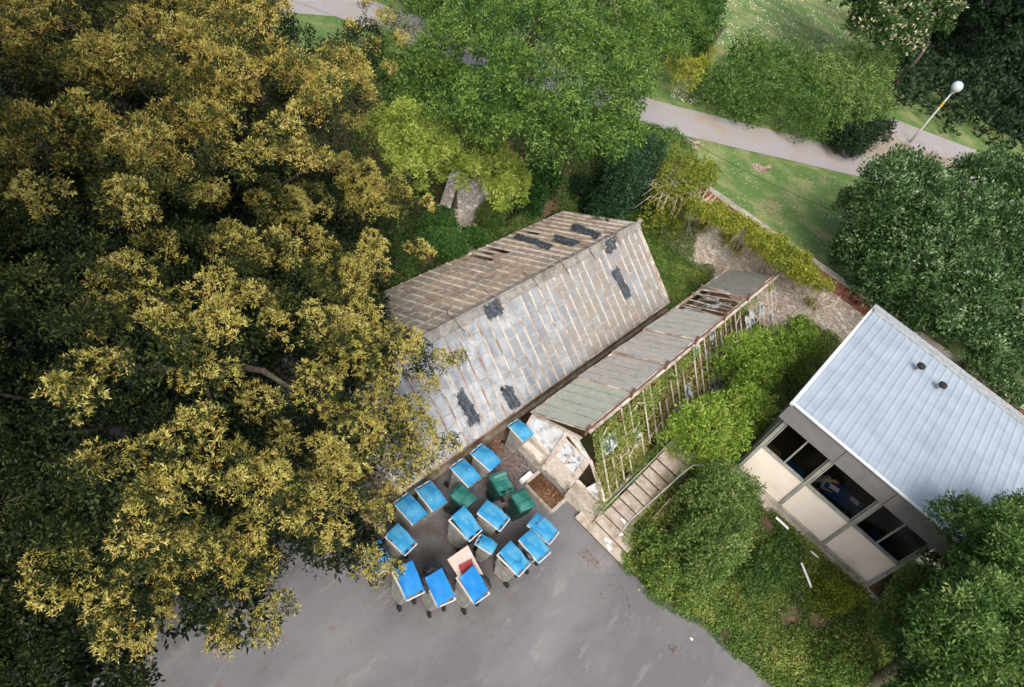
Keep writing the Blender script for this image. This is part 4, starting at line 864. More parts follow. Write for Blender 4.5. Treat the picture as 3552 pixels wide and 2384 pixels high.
# ------------------------------------------------------------------ unseen tower behind the view, added to shade the left side
tw = thing('added_shade_tower', (-19, -4, 0), 'brick tower block with rows of windows, added unseen behind the viewpoint to shade the left side', 'tower block')
TX0, TX1, TY, TZ = -44.0, -4.2, -3.8, 24.4
mb = MB(); mb.box(TX0, -17, -.1, TX1, TY-.35, TZ); part(mb, 'wall', M['brick'], tw)
mb = MB()
for f in range(8): mb.box(TX0, TY-.349, f*3.05-.02+.0, TX1, TY-.15, f*3.05+1.0)
part(mb, 'spandrel_bands', M['concrete'], tw)
mb = MB()
for c_ in range(18): x_ = TX0+.3+c_*2.9; mb.box(x_, TY-.149, 0, x_+.35, TY-.02, TZ)
part(mb, 'mullions', M['concrete'], tw)
for f in range(8):
    for c_ in range(8): x_ = TX1-3.1-c_*2.9; mb = MB(); mb.box(x_+.25, TY-.34, f*3.05+1.02, x_+2.5, TY-.3, f*3.05+2.9); part(mb, 'window', M['glass_dark'], tw)
mb = MB(); mb.box(TX0-.2, -17.2, TZ, TX1+.2, TY+.1, TZ+.5); part(mb, 'parapet', M['concrete'], tw)

# ------------------------------------------------------------------ vegetation
def down(blobs, step, floor, grow=1.0):
    out = list(blobs)
    for p, r in blobs:
        z = p[2]-r*step
        while z > floor+r*.3: out.append((np.array([p[0], p[1], z]), r*grow)); z -= r*step
    return out
def bowl(cx, cy, zc, fall, rad, lo): return lambda x, y: max(lo, zc-fall*(((x-cx)**2+(y-cy)**2)/rad**2))
# two holm oaks whose crowns fill the left side
polyA = [(-120, 640), (500, 610), (900, 640), (1200, 600), (1360, 680), (1400, 800), (1360, 920), (1300, 1030), (1270, 1120), (1370, 1205), (1530, 1250), (1400, 1300), (1330, 1400), (1380, 1490), (1500, 1550), (1380, 1620), (1300, 1720), (1230, 1830), (1290, 1900), (1270, 1960), (1100, 1900), (900, 1930), (900, 2050), (850, 2140), (760, 2150), (640, 2080), (520, 2110), (430, 2230), (460, 2450), (-120, 2450)]
zA = bowl(420, 1250, 10.6, 5.6, 1050, 4.3)
def holes(b, hs): return b
bA = pxblobs(polyA, zA, 72, 88, 11, 1.0)
def proj(p):
    q = RC.T @ (np.array(p, float)-[0, 0, CAMZ]); return IW/2+q[0]/-q[2]*FOC, IH/2-q[1]/-q[2]*FOC
HOLES = [(960, 1290, 80), (870, 1340, 60), (985, 1400, 75), (1050, 1330, 60), (1130, 1500, 55), (330, 1500, 90), (470, 1650, 90), (250, 2250, 120), (700, 1750, 60), (620, 480, 60), (1010, 1620, 50), (150, 1250, 80), (560, 1320, 60)]
def cut(blobs, k=1.0):
    o = []
    for p, r in blobs:
        x, y = proj(p)
        if all((x-a)**2+(y-b)**2 > (c*k)**2 for a, b, c in HOLES): o.append((p, r))
    return o
bA = pxblobs(polyA, zA, 84, 124, 11, 1.25) + [(at(a, b, z), r*(CAMZ-z)*1.25/FOC) for a, b, z, r in ((1585, 1252, 4.6, 34), (1520, 1262, 4.6, 44), (1560, 1545, 4.3, 36), (1490, 1560, 4.3, 52), (1420, 1600, 4.3, 56), (1450, 880, 5.2, 50), (1480, 720, 5.6, 42), (1430, 1420, 4.4, 45), (1340, 1990, 4.2, 42), (1300, 1790, 4.2, 46), (1265, 1960, 4.2, 46), (1385, 1660, 4.3, 46), (1320, 1745, 4.3, 50), (970, 2110, 5.0, 40), (920, 2180, 5, 44), (800, 2200, 5.2, 46), (1470, 1330, 4.6, 45))]
bA = cut(bA)
bA2 = [(at(*proj(p), p[2]-1.9), r*1.05) for p, r in pxblobs(polyA, zA, 84, 110, 12, .6)]; bA2 = cut(bA2, .75)
def shade_thin(blobs, seed, edge=1350., lo=.07):
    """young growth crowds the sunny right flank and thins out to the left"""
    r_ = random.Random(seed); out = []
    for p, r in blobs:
        v = lo+(1-lo)*min(1, max(0, proj(p)[0]/edge))**.8  # darker left side of the crown made by fewer bright shoots
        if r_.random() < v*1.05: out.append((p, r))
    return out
oak = thing('oak_tree', (-8.3, 5.2, 0), 'huge near oak with yellow green shoots filling the lower left, its branches over the bins', 'tree', 'oaks with yellow shoots at the left')
limbs(oak, (-8.3, 5.2, 0), (-8.2, 4.6, 8.8), .34, [b[0]-[0, 0, .3] for b in random.sample(bA, 34)], nmax=34)
OL = dict(spread=1.0, up=.2)
vA = shade_thin(bA, 3)
bA3 = [(at(*proj(p), max(3.4, p[2]-3.6)), r*1.25) for p, r in cut(pxblobs(polyA, zA, 84, 130, 15, .4), .8) if proj(p)[0] < 1250]
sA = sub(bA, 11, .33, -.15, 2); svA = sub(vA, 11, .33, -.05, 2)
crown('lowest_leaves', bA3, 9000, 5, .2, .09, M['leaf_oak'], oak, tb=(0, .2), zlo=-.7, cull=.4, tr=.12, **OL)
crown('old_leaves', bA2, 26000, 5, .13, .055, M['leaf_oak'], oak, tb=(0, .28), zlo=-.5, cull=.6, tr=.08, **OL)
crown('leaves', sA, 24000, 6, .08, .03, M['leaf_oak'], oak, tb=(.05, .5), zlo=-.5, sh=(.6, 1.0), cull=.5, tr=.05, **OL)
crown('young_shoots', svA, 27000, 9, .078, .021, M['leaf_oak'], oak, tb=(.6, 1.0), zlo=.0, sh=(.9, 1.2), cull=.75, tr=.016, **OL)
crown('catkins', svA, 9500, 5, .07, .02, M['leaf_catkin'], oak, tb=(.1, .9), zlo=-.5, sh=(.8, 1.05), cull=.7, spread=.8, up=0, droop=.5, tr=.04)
polyB = [(-120, -120), (930, -110), (940, 30), (1010, 110), (1130, 160), (1290, 60), (1350, 170), (1290, 290), (1170, 340), (1150, 480), (1200, 560), (900, 620), (500, 600), (-120, 640)]
bB = pxblobs(polyB, bowl(620, 250, 10.2, 2.2, 800, 7.2), 78, 112, 5, 1.1)+[(at(a, b, 7.4), r*15/FOC) for a, b, r in ((1390, 150, 52), (1340, 70, 60), (1350, 250, 50), (1270, 20, 54), (1220, 110, 56), (1290, 170, 56), (1270, 330, 52), (1230, 430, 50), (1130, 170, 50), (1240, 240, 60))]
bB2 = [(at(*proj(p), p[2]-1.9), r*1.05) for p, r in pxblobs(polyB, bowl(620, 250, 10.2, 2.2, 800, 7.2), 80, 100, 6, .6)]; vB = shade_thin(bB, 5, 1100., .25)
oak2 = thing('oak_tree', (-16.2, 11.5, 0), 'second oak further back along the top left, heavy with orange brown catkins', 'tree', 'oaks with yellow shoots at the left')
limbs(oak2, (-16.2, 11.5, 0), (-15.6, 11.2, 8.4), .32, [b[0]-[0, 0, .2] for b in random.sample(bB, 24)], nmax=24)
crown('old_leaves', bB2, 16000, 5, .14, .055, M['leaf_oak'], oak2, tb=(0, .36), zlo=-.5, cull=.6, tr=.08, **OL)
sB = sub(bB, 11, .33, -.15, 4); svB = sub(vB, 11, .33, -.05, 4)
crown('leaves', sB, 15000, 6, .10, .035, M['leaf_oak'], oak2, tb=(.15, .62), zlo=-.3, sh=(.7, 1.0), cull=.66, tr=.05, **OL)
crown('young_shoots', svB, 14500, 9, .09, .024, M['leaf_oak'], oak2, tb=(.6, .97), zlo=.05, sh=(.95, 1.12), cull=.8, tr=.03, **OL)
crown('catkins', svB, 12500, 6, .085, .024, M['leaf_catkin'], oak2, tb=(.1, .95), zlo=-.1, sh=(.88, 1.10), cull=.76, spread=.8, up=0, droop=.5, tr=.05)
# broad green tree, top centre
polyD = [(1300, -120), (2420, -120), (2430, 60), (2370, 170), (2280, 210), (2260, 330), (2200, 420), (2110, 530), (1990, 600), (1860, 560), (1760, 520), (1600, 440), (1380, 400), (1290, 330), (1290, 200), (1380, 60)]
bD = pxblobs(polyD, bowl(1950, 180, 9.6, 4.2, 560, 5.0), 62, 78, 21, 1.0)
bD = [q for q in bD if all(math.hypot(proj(q[0])[0]-a, proj(q[0])[1]-b) > c for a, b, c in ((1470, 110, 48), (1590, 165, 40), (1860, 275, 36), (2120, 345, 34), (1000, 0, 80)))]
bD2 = [(at(*proj(p), p[2]-1.6), r*1.0) for p, r in bD]
td = thing('broad_green_tree', (-19.6, 29.3, 3.3), 'broad bright green tree at the top centre, its dark trunk showing between the boughs', 'tree')
limbs(td, (-19.6, 29.3, 3.2), (-19.3, 29.0, 13), .3, [b[0] for b in random.sample(bD, 18)], nmax=18)
crown('crown', bD, 9000, 6, .17, .055, M['leaf_green'], td, tb=(.1, .5), zlo=-.3, tr=.09, up=-.1)
crown('outer_leaves', sub(bD, 12, .34, -.1, 6), 19000, 6, .15, .048, M['leaf_green'], td, tb=(.5, 1.0), zlo=-.3, sh=(.75, 1.12), tr=.09, up=-.1)
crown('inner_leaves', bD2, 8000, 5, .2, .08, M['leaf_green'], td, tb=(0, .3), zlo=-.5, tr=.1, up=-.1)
polyE = [(1290, 370), (1420, 350), (1540, 400), (1620, 450), (1740, 440), (1760, 520), (1820, 600), (1830, 660), (1770, 720), (1680, 680), (1640, 600), (1560, 560), (1480, 560), (1430, 620), (1350, 560), (1290, 470)]
bE = pxblobs(polyE, bowl(1480, 430, 6.2, 1.6, 350, 4.2), 34, 48, 8, .45)+[(at(a, b, 4.8), .26) for a, b in ((1560, 600), (1600, 640), (1520, 610), (1690, 420), (1640, 400), (1460, 640))]
te = thing('yellow_green_tree', (-17.2, 24.6, .6), 'slender yellow-green tree with hanging leaflets between the oak and the broad green tree', 'tree')
limbs(te, (-17.2, 24.6, .5), (-15.4, 21.6, 5.2), .13, [b[0] for b in bE[::3]], nmax=16)
crown('crown', bE, 2300, 6, .14, .045, M['leaf_gold'], te, tb=(0, .5), droop=.4, tr=.09, zlo=-.5)
crown('hanging_leaflets', sub(bE, 9, .4, -.4, 3), 4200, 7, .15, .04, M['leaf_gold'], te, tb=(.3, 1), droop=.75, tr=.04, zlo=-.4)
bF = pxblobs([(2400, -120), (2520, -120), (2480, 40), (2440, 130), (2380, 180)], lambda a, b: 7.2, 50, 62, 9, .5)
tree('green_tree', tuple(at(2430, 240, LZ)), tuple(at(2430, 240, LZ)+[0, 0, 3]), .16, down(bF, 1.1, 4.4), 5200, 5, .20, .08, M['leaf_green'], 'darker green tree squeezed behind the broad tree beside the far lawn', tb=(.1, .55))
bF = pxblobs([(2300, 180), (2460, 180), (2470, 240), (2360, 260)], lambda a, b: 5.6, 34, 46, 9, .3)
tree('yellow_shrub', tuple(at(2390, 270, LZ)), tuple(at(2390, 270, LZ)+[0, 0, 1]), .08, down(bF, 1.1, 4.2), 1700, 5, .15, .06, M['leaf_creeper'], 'yellowish shrub beside the path at the edge of the broad green tree', 'shrub', tb=(.2, 1))
# right hand trees
polyG = [(2950, 770), (2960, 690), (3060, 630), (3190, 590), (3600, 560), (3600, 1370), (3480, 1290), (3310, 1180), (3170, 1080), (3050, 1010), (2960, 930), (2920, 850)]
def zG(a, b): t = max(0, min(1, (b-600-(a-2900)*.25)/560)); return 8.4-3.6*t-max(0, (3080-a)/180)*1.4
bG = pxblobs(polyG, zG, 62, 74, 31, .6); bG += [(at(a, b, 4.9), .75) for a, b in ((3090, 1070), (3010, 1010), (3400, 1310), (3470, 1370), (3120, 1110))]; bG2 = [(at(*proj(p), max(4.4, p[2]-1.7)), r*1.0) for p, r in bG]
tg = thing('whitebeam_tree', (3.2, 37.5, LZ), 'dense dark tree with pale leaf undersides beside the lawn, behind the blue roof', 'tree')
limbs(tg, (3.2, 37.5, LZ-.1), (3.0, 37, 7.6), .25, [b[0] for b in random.sample(bG, 14)])
crown('crown', bG, 17000, 6, .20, .085, M['leaf_beam'], tg, tb=(.12, .72), zlo=-.3, sh=(.75, 1.12), tr=.1, up=.1)
crown('outer_leaves', sub(bG, 12, .32, -.1, 6), 9000, 5, .17, .075, M['leaf_beam'], tg, tb=(.3, .8), zlo=-.1, tr=.07)
crown('pale_leaves', sub(bG, 12, .32, -.1, 6), 7500, 5, .15, .07, M['leaf_beam'], tg, tb=(.7, 1), zlo=.2, sh=(.98, 1.15), tr=.08, up=.35, cull=.8)
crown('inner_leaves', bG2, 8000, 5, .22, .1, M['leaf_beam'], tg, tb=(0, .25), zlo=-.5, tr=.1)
polyH = [(3310, 1800), (3370, 1760), (3450, 1810), (3530, 1740), (3620, 1710), (3620, 2470), (3130, 2470), (3090, 2400), (3160, 2260), (3150, 2150), (3210, 2090), (3310, 2010), (3280, 1920), (3270, 1850)]
def zH(a, b): return 7.6-2.6*max(0, (3330-a)/330)**1.2-max(0, (b-2150)/300)*1.2
bH = pxblobs(polyH, zH, 56, 84, 41, .8); bH2 = [(at(*proj(p), p[2]-1.6), r*1.05) for p, r in bH]
th = thing('green_tree', (8.6, 17.4, .8), 'large mid green tree in the lower right corner reaching over the blue roof', 'tree')
limbs(th, (8.6, 17.4, .7), (8.4, 17.6, 6.8), .2, [b[0] for b in random.sample(bH, 16)], nmax=16)
bH = [q for i, q in enumerate(bH) if i % 6 != 2] + [(at(a, b, z), .55) for a, b, z in ((3205, 2040, 4.2), (3150, 2080, 3.8), (3260, 1985, 4.6), (3120, 2200, 3.4))]
crown('crown', bH, 12000, 6, .15, .05, M['leaf_shrub'], th, tb=(.1, .6), zlo=-.3, sh=(.75, 1.15), tr=.08, up=.05)
crown('outer_leaves', sub(bH, 9, .36, -.1, 6, 1.05), 10000, 6, .125, .042, M['leaf_shrub'], th, tb=(.3, 1), zlo=-.2, tr=.06)
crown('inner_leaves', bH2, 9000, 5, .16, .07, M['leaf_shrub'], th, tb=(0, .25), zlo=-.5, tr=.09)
polyM = [(2870, -120), (3260, -120), (3230, 60), (3140, 160), (3010, 140), (2930, 70)]
bM = pxblobs(polyM, lambda a, b: 9.5-max(0, b)*.012, 55, 66, 51, .8)
tm = thing('flowering_tree', tuple(at(3080, 330, LZ)), 'tree covered in cream blossom at the top right above the hedge', 'tree')
limbs(tm, at(3080, 330, LZ), at(3080, 330, LZ)+[0, 0, 4.5], .2, [b[0] for b in random.sample(bM, 10)])
crown('crown', bM, 6500, 5, .32, .15, M['leaf_may'], tm, tb=(.1, .6), zlo=-.4, tr=.14)
crown('blossom', bM, 2200, 4, .26, .15, M['leaf_may'], tm, tb=(.9, 1), zlo=.0, sh=(1, 1.12), tr=.12, cull=.85)
for i, (poly, z, lab) in enumerate((([(3260, -120), (3420, -120), (3420, 200), (3380, 380), (3250, 260)], 9, 'very dark tree directly behind the lamp globe'), ([(3430, -120), (3640, -120), (3640, 260), (3450, 250)], 11, 'very dark tree cut by the right edge near the top corner'), ([(3430, 280), (3640, 280), (3640, 480), (3540, 500), (3440, 420)], 7, 'dark tree right of the lamp post above the side path'))):
    bb = [q for q in pxblobs(poly, lambda a, b, z=z: z-max(0, b)*.004, 62, 74, 60+i, .8) if math.hypot(proj(q[0])[0]-3300, proj(q[0])[1]-330) > 150 and math.hypot(proj(q[0])[0]-3220, proj(q[0])[1]-430) > 130]; bb = [(at(*proj(p), p[2]*.5+1), r*1.3) if proj(p)[1] > 120 else (p, r) for p, r in bb]; c0 = np.mean([b[0] for b in bb], 0)
    tree('dark_tree', (c0[0], c0[1], LZ), (c0[0], c0[1], c0[2]), .3, bb, 9000, 4, .45, .2, M['leaf_dark'], lab, 'tree', 'dark trees at the top right', tb=(.1, 1), zlo=-.6)
bb = pxblobs([(3090, 160), (3200, 60), (3640, -40), (3640, 490), (3500, 500), (3350, 455), (3200, 400), (3100, 330)], lambda a, b: 5.4-(.8 if b > 300 else 0), 55, 62, 77, .3); bb = down(bb, 1.0, 4.2); c0 = np.mean([b[0] for b in bb], 0)  # near-black bushes, partly standing in for tree shade on the lawn
tree('shade_thicket', (c0[0], c0[1], LZ), (c0[0], c0[1], LZ+2), .12, bb, 9000, 4, .45, .22, M['leaf_dark'], 'mass of very dark bushes, partly standing for tree shade on the grass, beyond the side path behind the lamp post', 'bushes', tb=(.1, 1), zlo=-.6)
# hedge shrubs by the path
for poly, zt, r, n, m, tb, lab in (
    ([(2470, 230), (2600, 160), (2760, 140), (2820, 260), (2840, 400), (2780, 420), (2600, 370), (2470, 310)], 5.5, 44, 9500, 'leaf_hedge', (.15, .8), 'broad clipped shrub at the left half of the hedge by the path'),
    ([(2800, 170), (2930, 160), (3040, 230), (3070, 330), (3050, 390), (2900, 400), (2840, 330)], 6.2, 46, 9500, 'leaf_hedge', (.3, 1), 'taller loose shrub with paler leaves at the right end of the hedge'),
    ([(2850, 430), (3000, 400), (3070, 430), (3050, 480), (2960, 490)], 4.9, 36, 5000, 'leaf_dark', (.2, 1), 'low very dark rounded shrub at the path corner below the paler one')):
    bb = down(pxblobs(poly, lambda a, b, z=zt: z, r, r*1.15, 70, .25), .9, LZ+.1); c0 = np.mean([b[0] for b in bb], 0)
    tree('hedge_shrub', (c0[0], c0[1], LZ), (c0[0], c0[1], LZ+1), .07, bb, n, 5, .16, .085, M[m], lab, 'shrub', 'hedge shrubs by the path', tb=tb, zlo=-.4)
# shrubs between the building and the narrow glasshouse
for poly, zt, r, n, lab, m, tb, gz in (
    ([(2570, 1170), (2690, 1140), (2800, 1150), (2840, 1200), (2760, 1300), (2660, 1370), (2540, 1340), (2520, 1240)], 3.5, 46, 5200, 'bright green elder bush touching the blue roof and the stone wall', 'leaf_elder', (.15, .85), 1.7),
    ([(2370, 1440), (2450, 1390), (2560, 1370), (2670, 1420), (2650, 1520), (2560, 1550), (2430, 1520), (2360, 1500)], 3.5, 46, 5600, 'bright green bush beside the top of the steps', 'leaf_elder', (.25, 1), 1.7),
    ([(2390, 1720), (2500, 1670), (2600, 1680), (2620, 1800), (2560, 1900), (2460, 1940), (2400, 1850)], 2.9, 50, 8500, 'dense mid green bush on the bank right of the steps', 'leaf_shrub', (.3, .95), .8)):
    bb = pxblobs(poly, lambda a, b, z=zt: z, r, r*1.2, 80, .35); bb = down(bb, .9, gz); c0 = np.mean([b[0] for b in bb], 0)
    tree('leafy_bush', (c0[0], c0[1], gz), (c0[0], c0[1], gz+1.3), .06, bb, n, 6, .14, .052, M[m], lab, 'bush', 'leafy bushes round the steps', tb=tb, zlo=-.3, tr=.06)
for poly, zt, r, n, lab, m, tb, gz in (
    ([(2230, 1860), (2320, 1850), (2400, 1960), (2460, 2050), (2380, 2070), (2270, 1970)], 1.15, 40, 3600, 'low bramble mound at the foot of the bank right beside the bottom step', 'leaf_ivy', (.1, .9), .2),
    ([(2640, 1900), (2760, 1900), (2740, 1990), (2640, 2060), (2560, 2010)], 1.9, 38, 3000, 'small rounded bush on the bank below the dense mid green bush', 'leaf_shrub', (.1, .8), .8),
    ([(2860, 1990), (2920, 2020), (2970, 2080), (2900, 2110), (2860, 2060)], 2.0, 34, 2600, 'yellowing bush under the lower edge of the cream wall panels', 'leaf_creeper', (.0, .7), 1.3),
    ([(2880, 2250), (2980, 2220), (3040, 2290), (2980, 2380), (2880, 2350)], 1.2, 42, 3000, 'bramble bush near the bottom edge left of the corner tree', 'leaf_ivy', (.1, .8), .5)):
    bb = pxblobs(poly, lambda a, b, z=zt: z, r, r*1.2, 85, .25); bb = down(bb, .9, gz); c0 = np.mean([b[0] for b in bb], 0)
    tree('bank_bush', (c0[0], c0[1], gz), (c0[0], c0[1], gz+.6), .04, bb, n, 5, .10, .055, M[m], lab, 'bush', 'bushes on the bank', tb=tb, zlo=-.3, tr=.06, nl=4)
# laurels and small shrubs behind the glasshouse
for c, n, L_, m, lab in (
    ([(1528, 765, .9, .55), (1500, 790, .8, .6), (1545, 800, .7, .55)], 2600, .12, 'leaf_laurel', 'glossy green laurel nearest the ruined stone wall'),
    ([(1530, 850, .9, .6), (1575, 850, .8, .62), (1490, 835, .7, .5), (1560, 880, .7, .45)], 3200, .12, 'leaf_laurel', 'widest glossy laurel beside the grey slab'),
    ([(1655, 830, .5, .42), (1635, 812, .4, .3)], 1200, .11, 'leaf_laurel', 'small laurel between the slab and the glasshouse eaves'),
    ([(1690, 740, .7, .55), (1730, 725, .6, .5), (1710, 770, .4, .45)], 2000, .10, 'leaf_shrub', 'soft green shrub under the hanging yellow branches'),
    ([(1775, 800, .4, .35), (1800, 780, .4, .35), (1835, 768, .5, .42)], 1700, .10, 'leaf_shrub', 'low light green plant along the back eaves'),
    ([(1735, 815, .2, .3)], 500, .09, 'leaf_shrub', 'smallest low plant below the light green one')):
    bb = [(at(a, b, z), r) for a, b, z, r in c]; p = bb[0][0]
    tree('garden_shrub', (p[0], p[1], -.02), (p[0], p[1], p[2]), .04, bb, n, 5, L_, L_*.42, M[m], lab, 'shrub', 'shrubs behind the glasshouse', tb=(.25, 1), zlo=-.5, nl=3)
for poly, zt, r, n, m, tb, lab in (
    ([(2110, 520), (2180, 490), (2270, 500), (2290, 560), (2220, 610), (2130, 600)], 4.4, 44, 7000, 'leaf_blue', (.1, 1), 'dark bluish green holly at the foot of the broad green tree'),
    ([(1960, 640), (2060, 610), (2130, 650), (2060, 680)], 1.4, 40, 4500, 'leaf_dark', (.3, 1), 'black green shrub in the shade behind the glasshouse corner'),
    ([(1740, 590), (1850, 600), (1950, 620), (1900, 680), (1790, 690)], 1.7, 40, 4500, 'leaf_laurel', (.0, .5), 'shaded green shrub below the broad tree behind the glasshouse'),
    ([(2180, 680), (2260, 660), (2310, 710), (2240, 740)], 1.3, 32, 3600, 'leaf_blue', (.2, 1), 'bluish shrub right behind the far end of the ridge'),
    ([(2310, 560), (2400, 540), (2480, 590), (2470, 650), (2380, 660), (2310, 640)], 4.3, 34, 3300, 'leaf_creeper', (.0, .8), 'straggly yellow green shrub with bare stems where the wall begins')):
    bb = pxblobs(poly, lambda a, b, z=zt: z, r, r*1.15, 90, .3); g_ = float(np.mean([H(b[0][0], b[0][1]) for b in bb])); bb = down(bb, 1.0, min(g_, zt-.8)); c0 = np.mean([b[0] for b in bb], 0)
    tree('shrub', (c0[0], c0[1], float(H(c0[0], c0[1]))), (c0[0], c0[1], zt-.3), .06, bb, n, 5, .14, .065, M[m], lab, 'shrub', 'shrubs at the left end of the wall', tb=tb, zlo=-.5)
# creeper on the wall
bc = pxblobs([(2370, 700), (2480, 715), (2600, 780), (2700, 840), (2780, 900), (2850, 970), (2870, 1010), (2800, 990), (2700, 920), (2600, 840), (2490, 775), (2390, 745)], lambda a, b: 4.25, 22, 30, 13, .15)
bc += [(at(2530, 830, 2.9), .32), (at(2425, 790, 2.2), .3), (at(2555, 870, 2.6), .22), (at(2820, 1050, 2.6), .28)]
cr = thing('wall_creeper', (-4, 31.6, 0), 'yellow-green creeper spilling over the wall top with a curtain of bare stems', 'climbing plant')
crown('leaves', bc, 5600, 5, .12, .06, M['leaf_creeper'], cr, tb=(.15, 1), zlo=-.5, tr=.07)
mb = MB(); rr = random.Random(4)
for i in range(150):
    x = rr.choice([-8.7, -8.0, -7.1, -5.6, -5.1, -3.9, -3.2, -2.4, -1.6, -.8])+rr.gauss(0, .28); y = 31.62; z = rr.uniform(3.4, 4.1); ln = rr.uniform(.6, 1.7); sx = rr.uniform(-.5, .5); pts = []
    for k in range(5):
        t = k/4; pts.append((x+sx*t+rr.uniform(-.06, .06), y-.12-.62*math.sin(t*2.4)-rr.uniform(0, .14), z-ln*t*t-.05*t))
    mb.tube(pts, [.022, .018, .015, .012, .008], 4, caps=False)
part(mb, 'bare_stems', M['twig'], cr)
mb = MB()
for i in range(60):
    q = at(rr.uniform(2270, 2440), rr.uniform(600, 700), 3.7); a = rr.uniform(-2.9, -.7); ln = rr.uniform(.5, 1.6)
    mb.tube([q, (q[0]+math.cos(a)*ln*.5, q[1]+math.sin(a)*ln*.5, q[2]+.25), (q[0]+math.cos(a)*ln, q[1]+math.sin(a)*ln, q[2]-.35)], [.012, .009, .004], 4, caps=False)
part(mb, 'loose_stems', M['twig'], cr)
# ground cover
def cover(name, poly, dens, L_, m, label, cat, zoff=(0, .16), tb=(0, 1), hf=None, up=.7, patch=0., k=1, kind='stuff', parent=None, seed=1, clump=.35):
    xs = [p[0] for p in poly]; ys = [p[1] for p in poly]; A = (max(xs)-min(xs))*(max(ys)-min(ys)); n = int(A*dens); r_ = np.random.default_rng(seed)
    x = r_.uniform(min(xs), max(xs), n); y = r_.uniform(min(ys), max(ys), n)
    ins = np.zeros(n, bool); j = len(poly)-1
    for i in range(len(poly)):
        xi, yi = poly[i]; xj, yj = poly[j]
        ins ^= ((yi > y) != (yj > y)) & (x < (xj-xi)*(y-yi)/(yj-yi+1e-12)+xi); j = i
    nz = np.sin(x*1.9+1.3*np.sin(y*1.1+seed))+np.sin(y*2.3+1.7*np.sin(x*1.4))+.6*np.sin(x*5.1+y*3.7)+.5*np.sin(y*6.3-x*4.1)
    ins &= (nz/3.1+r_.normal(0, .12, n)) > (patch*2-1)
    x, y, nz = x[ins], y[ins], nz[ins]; h = (hf or H)(x, y); bump_ = clump*np.clip(.5+.5*nz/2.2, 0, 1)
    z = h+zoff[0]+(zoff[1]-zoff[0])*r_.random(len(x))+bump_*zoff[1]*2
    P = np.stack([x, y, z], 1); D = unit(np.stack([r_.normal(size=len(x)), r_.normal(size=len(x)), r_.normal(size=len(x))*.4+up*.4], 1))
    t = tb[0]+(tb[1]-tb[0])*np.clip(.45+.22*nz/1.5+r_.normal(0, .22, len(x)), 0, 1)
    o = leafmesh(name, P, D, L_*r_.uniform(.6, 1.2, len(x)), L_*.6, t, M[m], parent)
    if not parent: tag(o, label, cat, kind=kind)
    return o
bankp = [(.45, 14.75), (2.1, 14.72), (3.75, 15.45), (5.2, 15.4), (6.5, 15.5), (12, 15.2), (12, 22.6), (7.55, 22.6), (7.45, 19.6), (1.0, 19.6), (.35, 18.6), (.15, 17), (.15, 15.6)]
cover('bank_ivy', bankp, 1700, .085, 'leaf_ivy', 'dense ivy and weeds covering the bank between the yard and the building', 'ivy', (.02, .16), (.1, 1), patch=.22, seed=3)
cover('bank_grass', bankp, 520, .13, 'leaf_weed', 'tufts of green and straw grass among the bank ivy', 'weeds', (0, .12), (.0, 1), up=2.0, patch=.45, seed=9)
cover('edge_ivy', [(.5, 14.5), (2.2, 14.45), (3.9, 15.2), (5.2, 15.1), (6.8, 15.25), (6.8, 15.7), (3.6, 15.8), (2.1, 15.1), (.5, 15.2)], 900, .08, 'leaf_ivy', 'ivy trailing onto the asphalt along the foot of the bank', 'ivy', (.03, .14), (0, .7), patch=.45, seed=12)
cover('back_undergrowth', [(-1.0, 19.5), (1.1, 19.5), (1.15, 31.6), (-1.0, 31.6)], 900, .09, 'leaf_ivy', 'green undergrowth between the narrow glasshouse and the building', 'undergrowth', (0, .2), (.1, .9), patch=.15, seed=5)
cover('corner_ivy', [(-11.8, 27.2), (-5.2, 27.0), (-5.6, 31.65), (-10.5, 31.65)], 1000, .085, 'leaf_ivy', 'carpet of ivy in the corner between the big glasshouse and the wall', 'ivy', (.02, .2), (.15, .85), patch=.12, seed=6)
cover('alley_weeds', [(-5.6, 24.6), (-4.95, 24.6), (-4.9, 31.6), (-6.5, 31.6), (-6.2, 27)], 500, .09, 'leaf_weed', 'weeds and dead leaves at the far end of the alley', 'weeds', (.0, .12), (0, 1), patch=.3, seed=7)
cover('garden_undergrowth', [(-13.1, 15.5), (-13.0, 27), (-9.5, 27.4), (-11.5, 31.5), (-14.5, 33), (-22, 25.5), (-25, 18), (-20, 13)], 420, .12, 'leaf_shrub', 'low green undergrowth on the slope behind the big glasshouse', 'undergrowth', (.0, .2), (.0, .7), patch=.24, seed=8)
cover('slope_ivy', [(-12.9, 27), (-9.2, 27.5), (-9, 31.5), (-9.4, 34.2), (-12.5, 35), (-16, 30)], 700, .10, 'leaf_ivy', 'dark ivy on the slope rising to the lawn at the end of the wall', 'ivy', (.0, .3), (.0, .7), patch=.1, seed=18)
cover('oak_undergrowth', [(-13.2, 8), (-13.1, 15.5), (-20, 13), (-25, 18), (-40, 10), (-30, 4), (-16, 9.9), (-13.2, 9.95)], 60, .2, 'leaf_dark', 'sparse dark undergrowth beneath the second oak', 'undergrowth', (.0, .3), (.3, 1), patch=.3, seed=10)
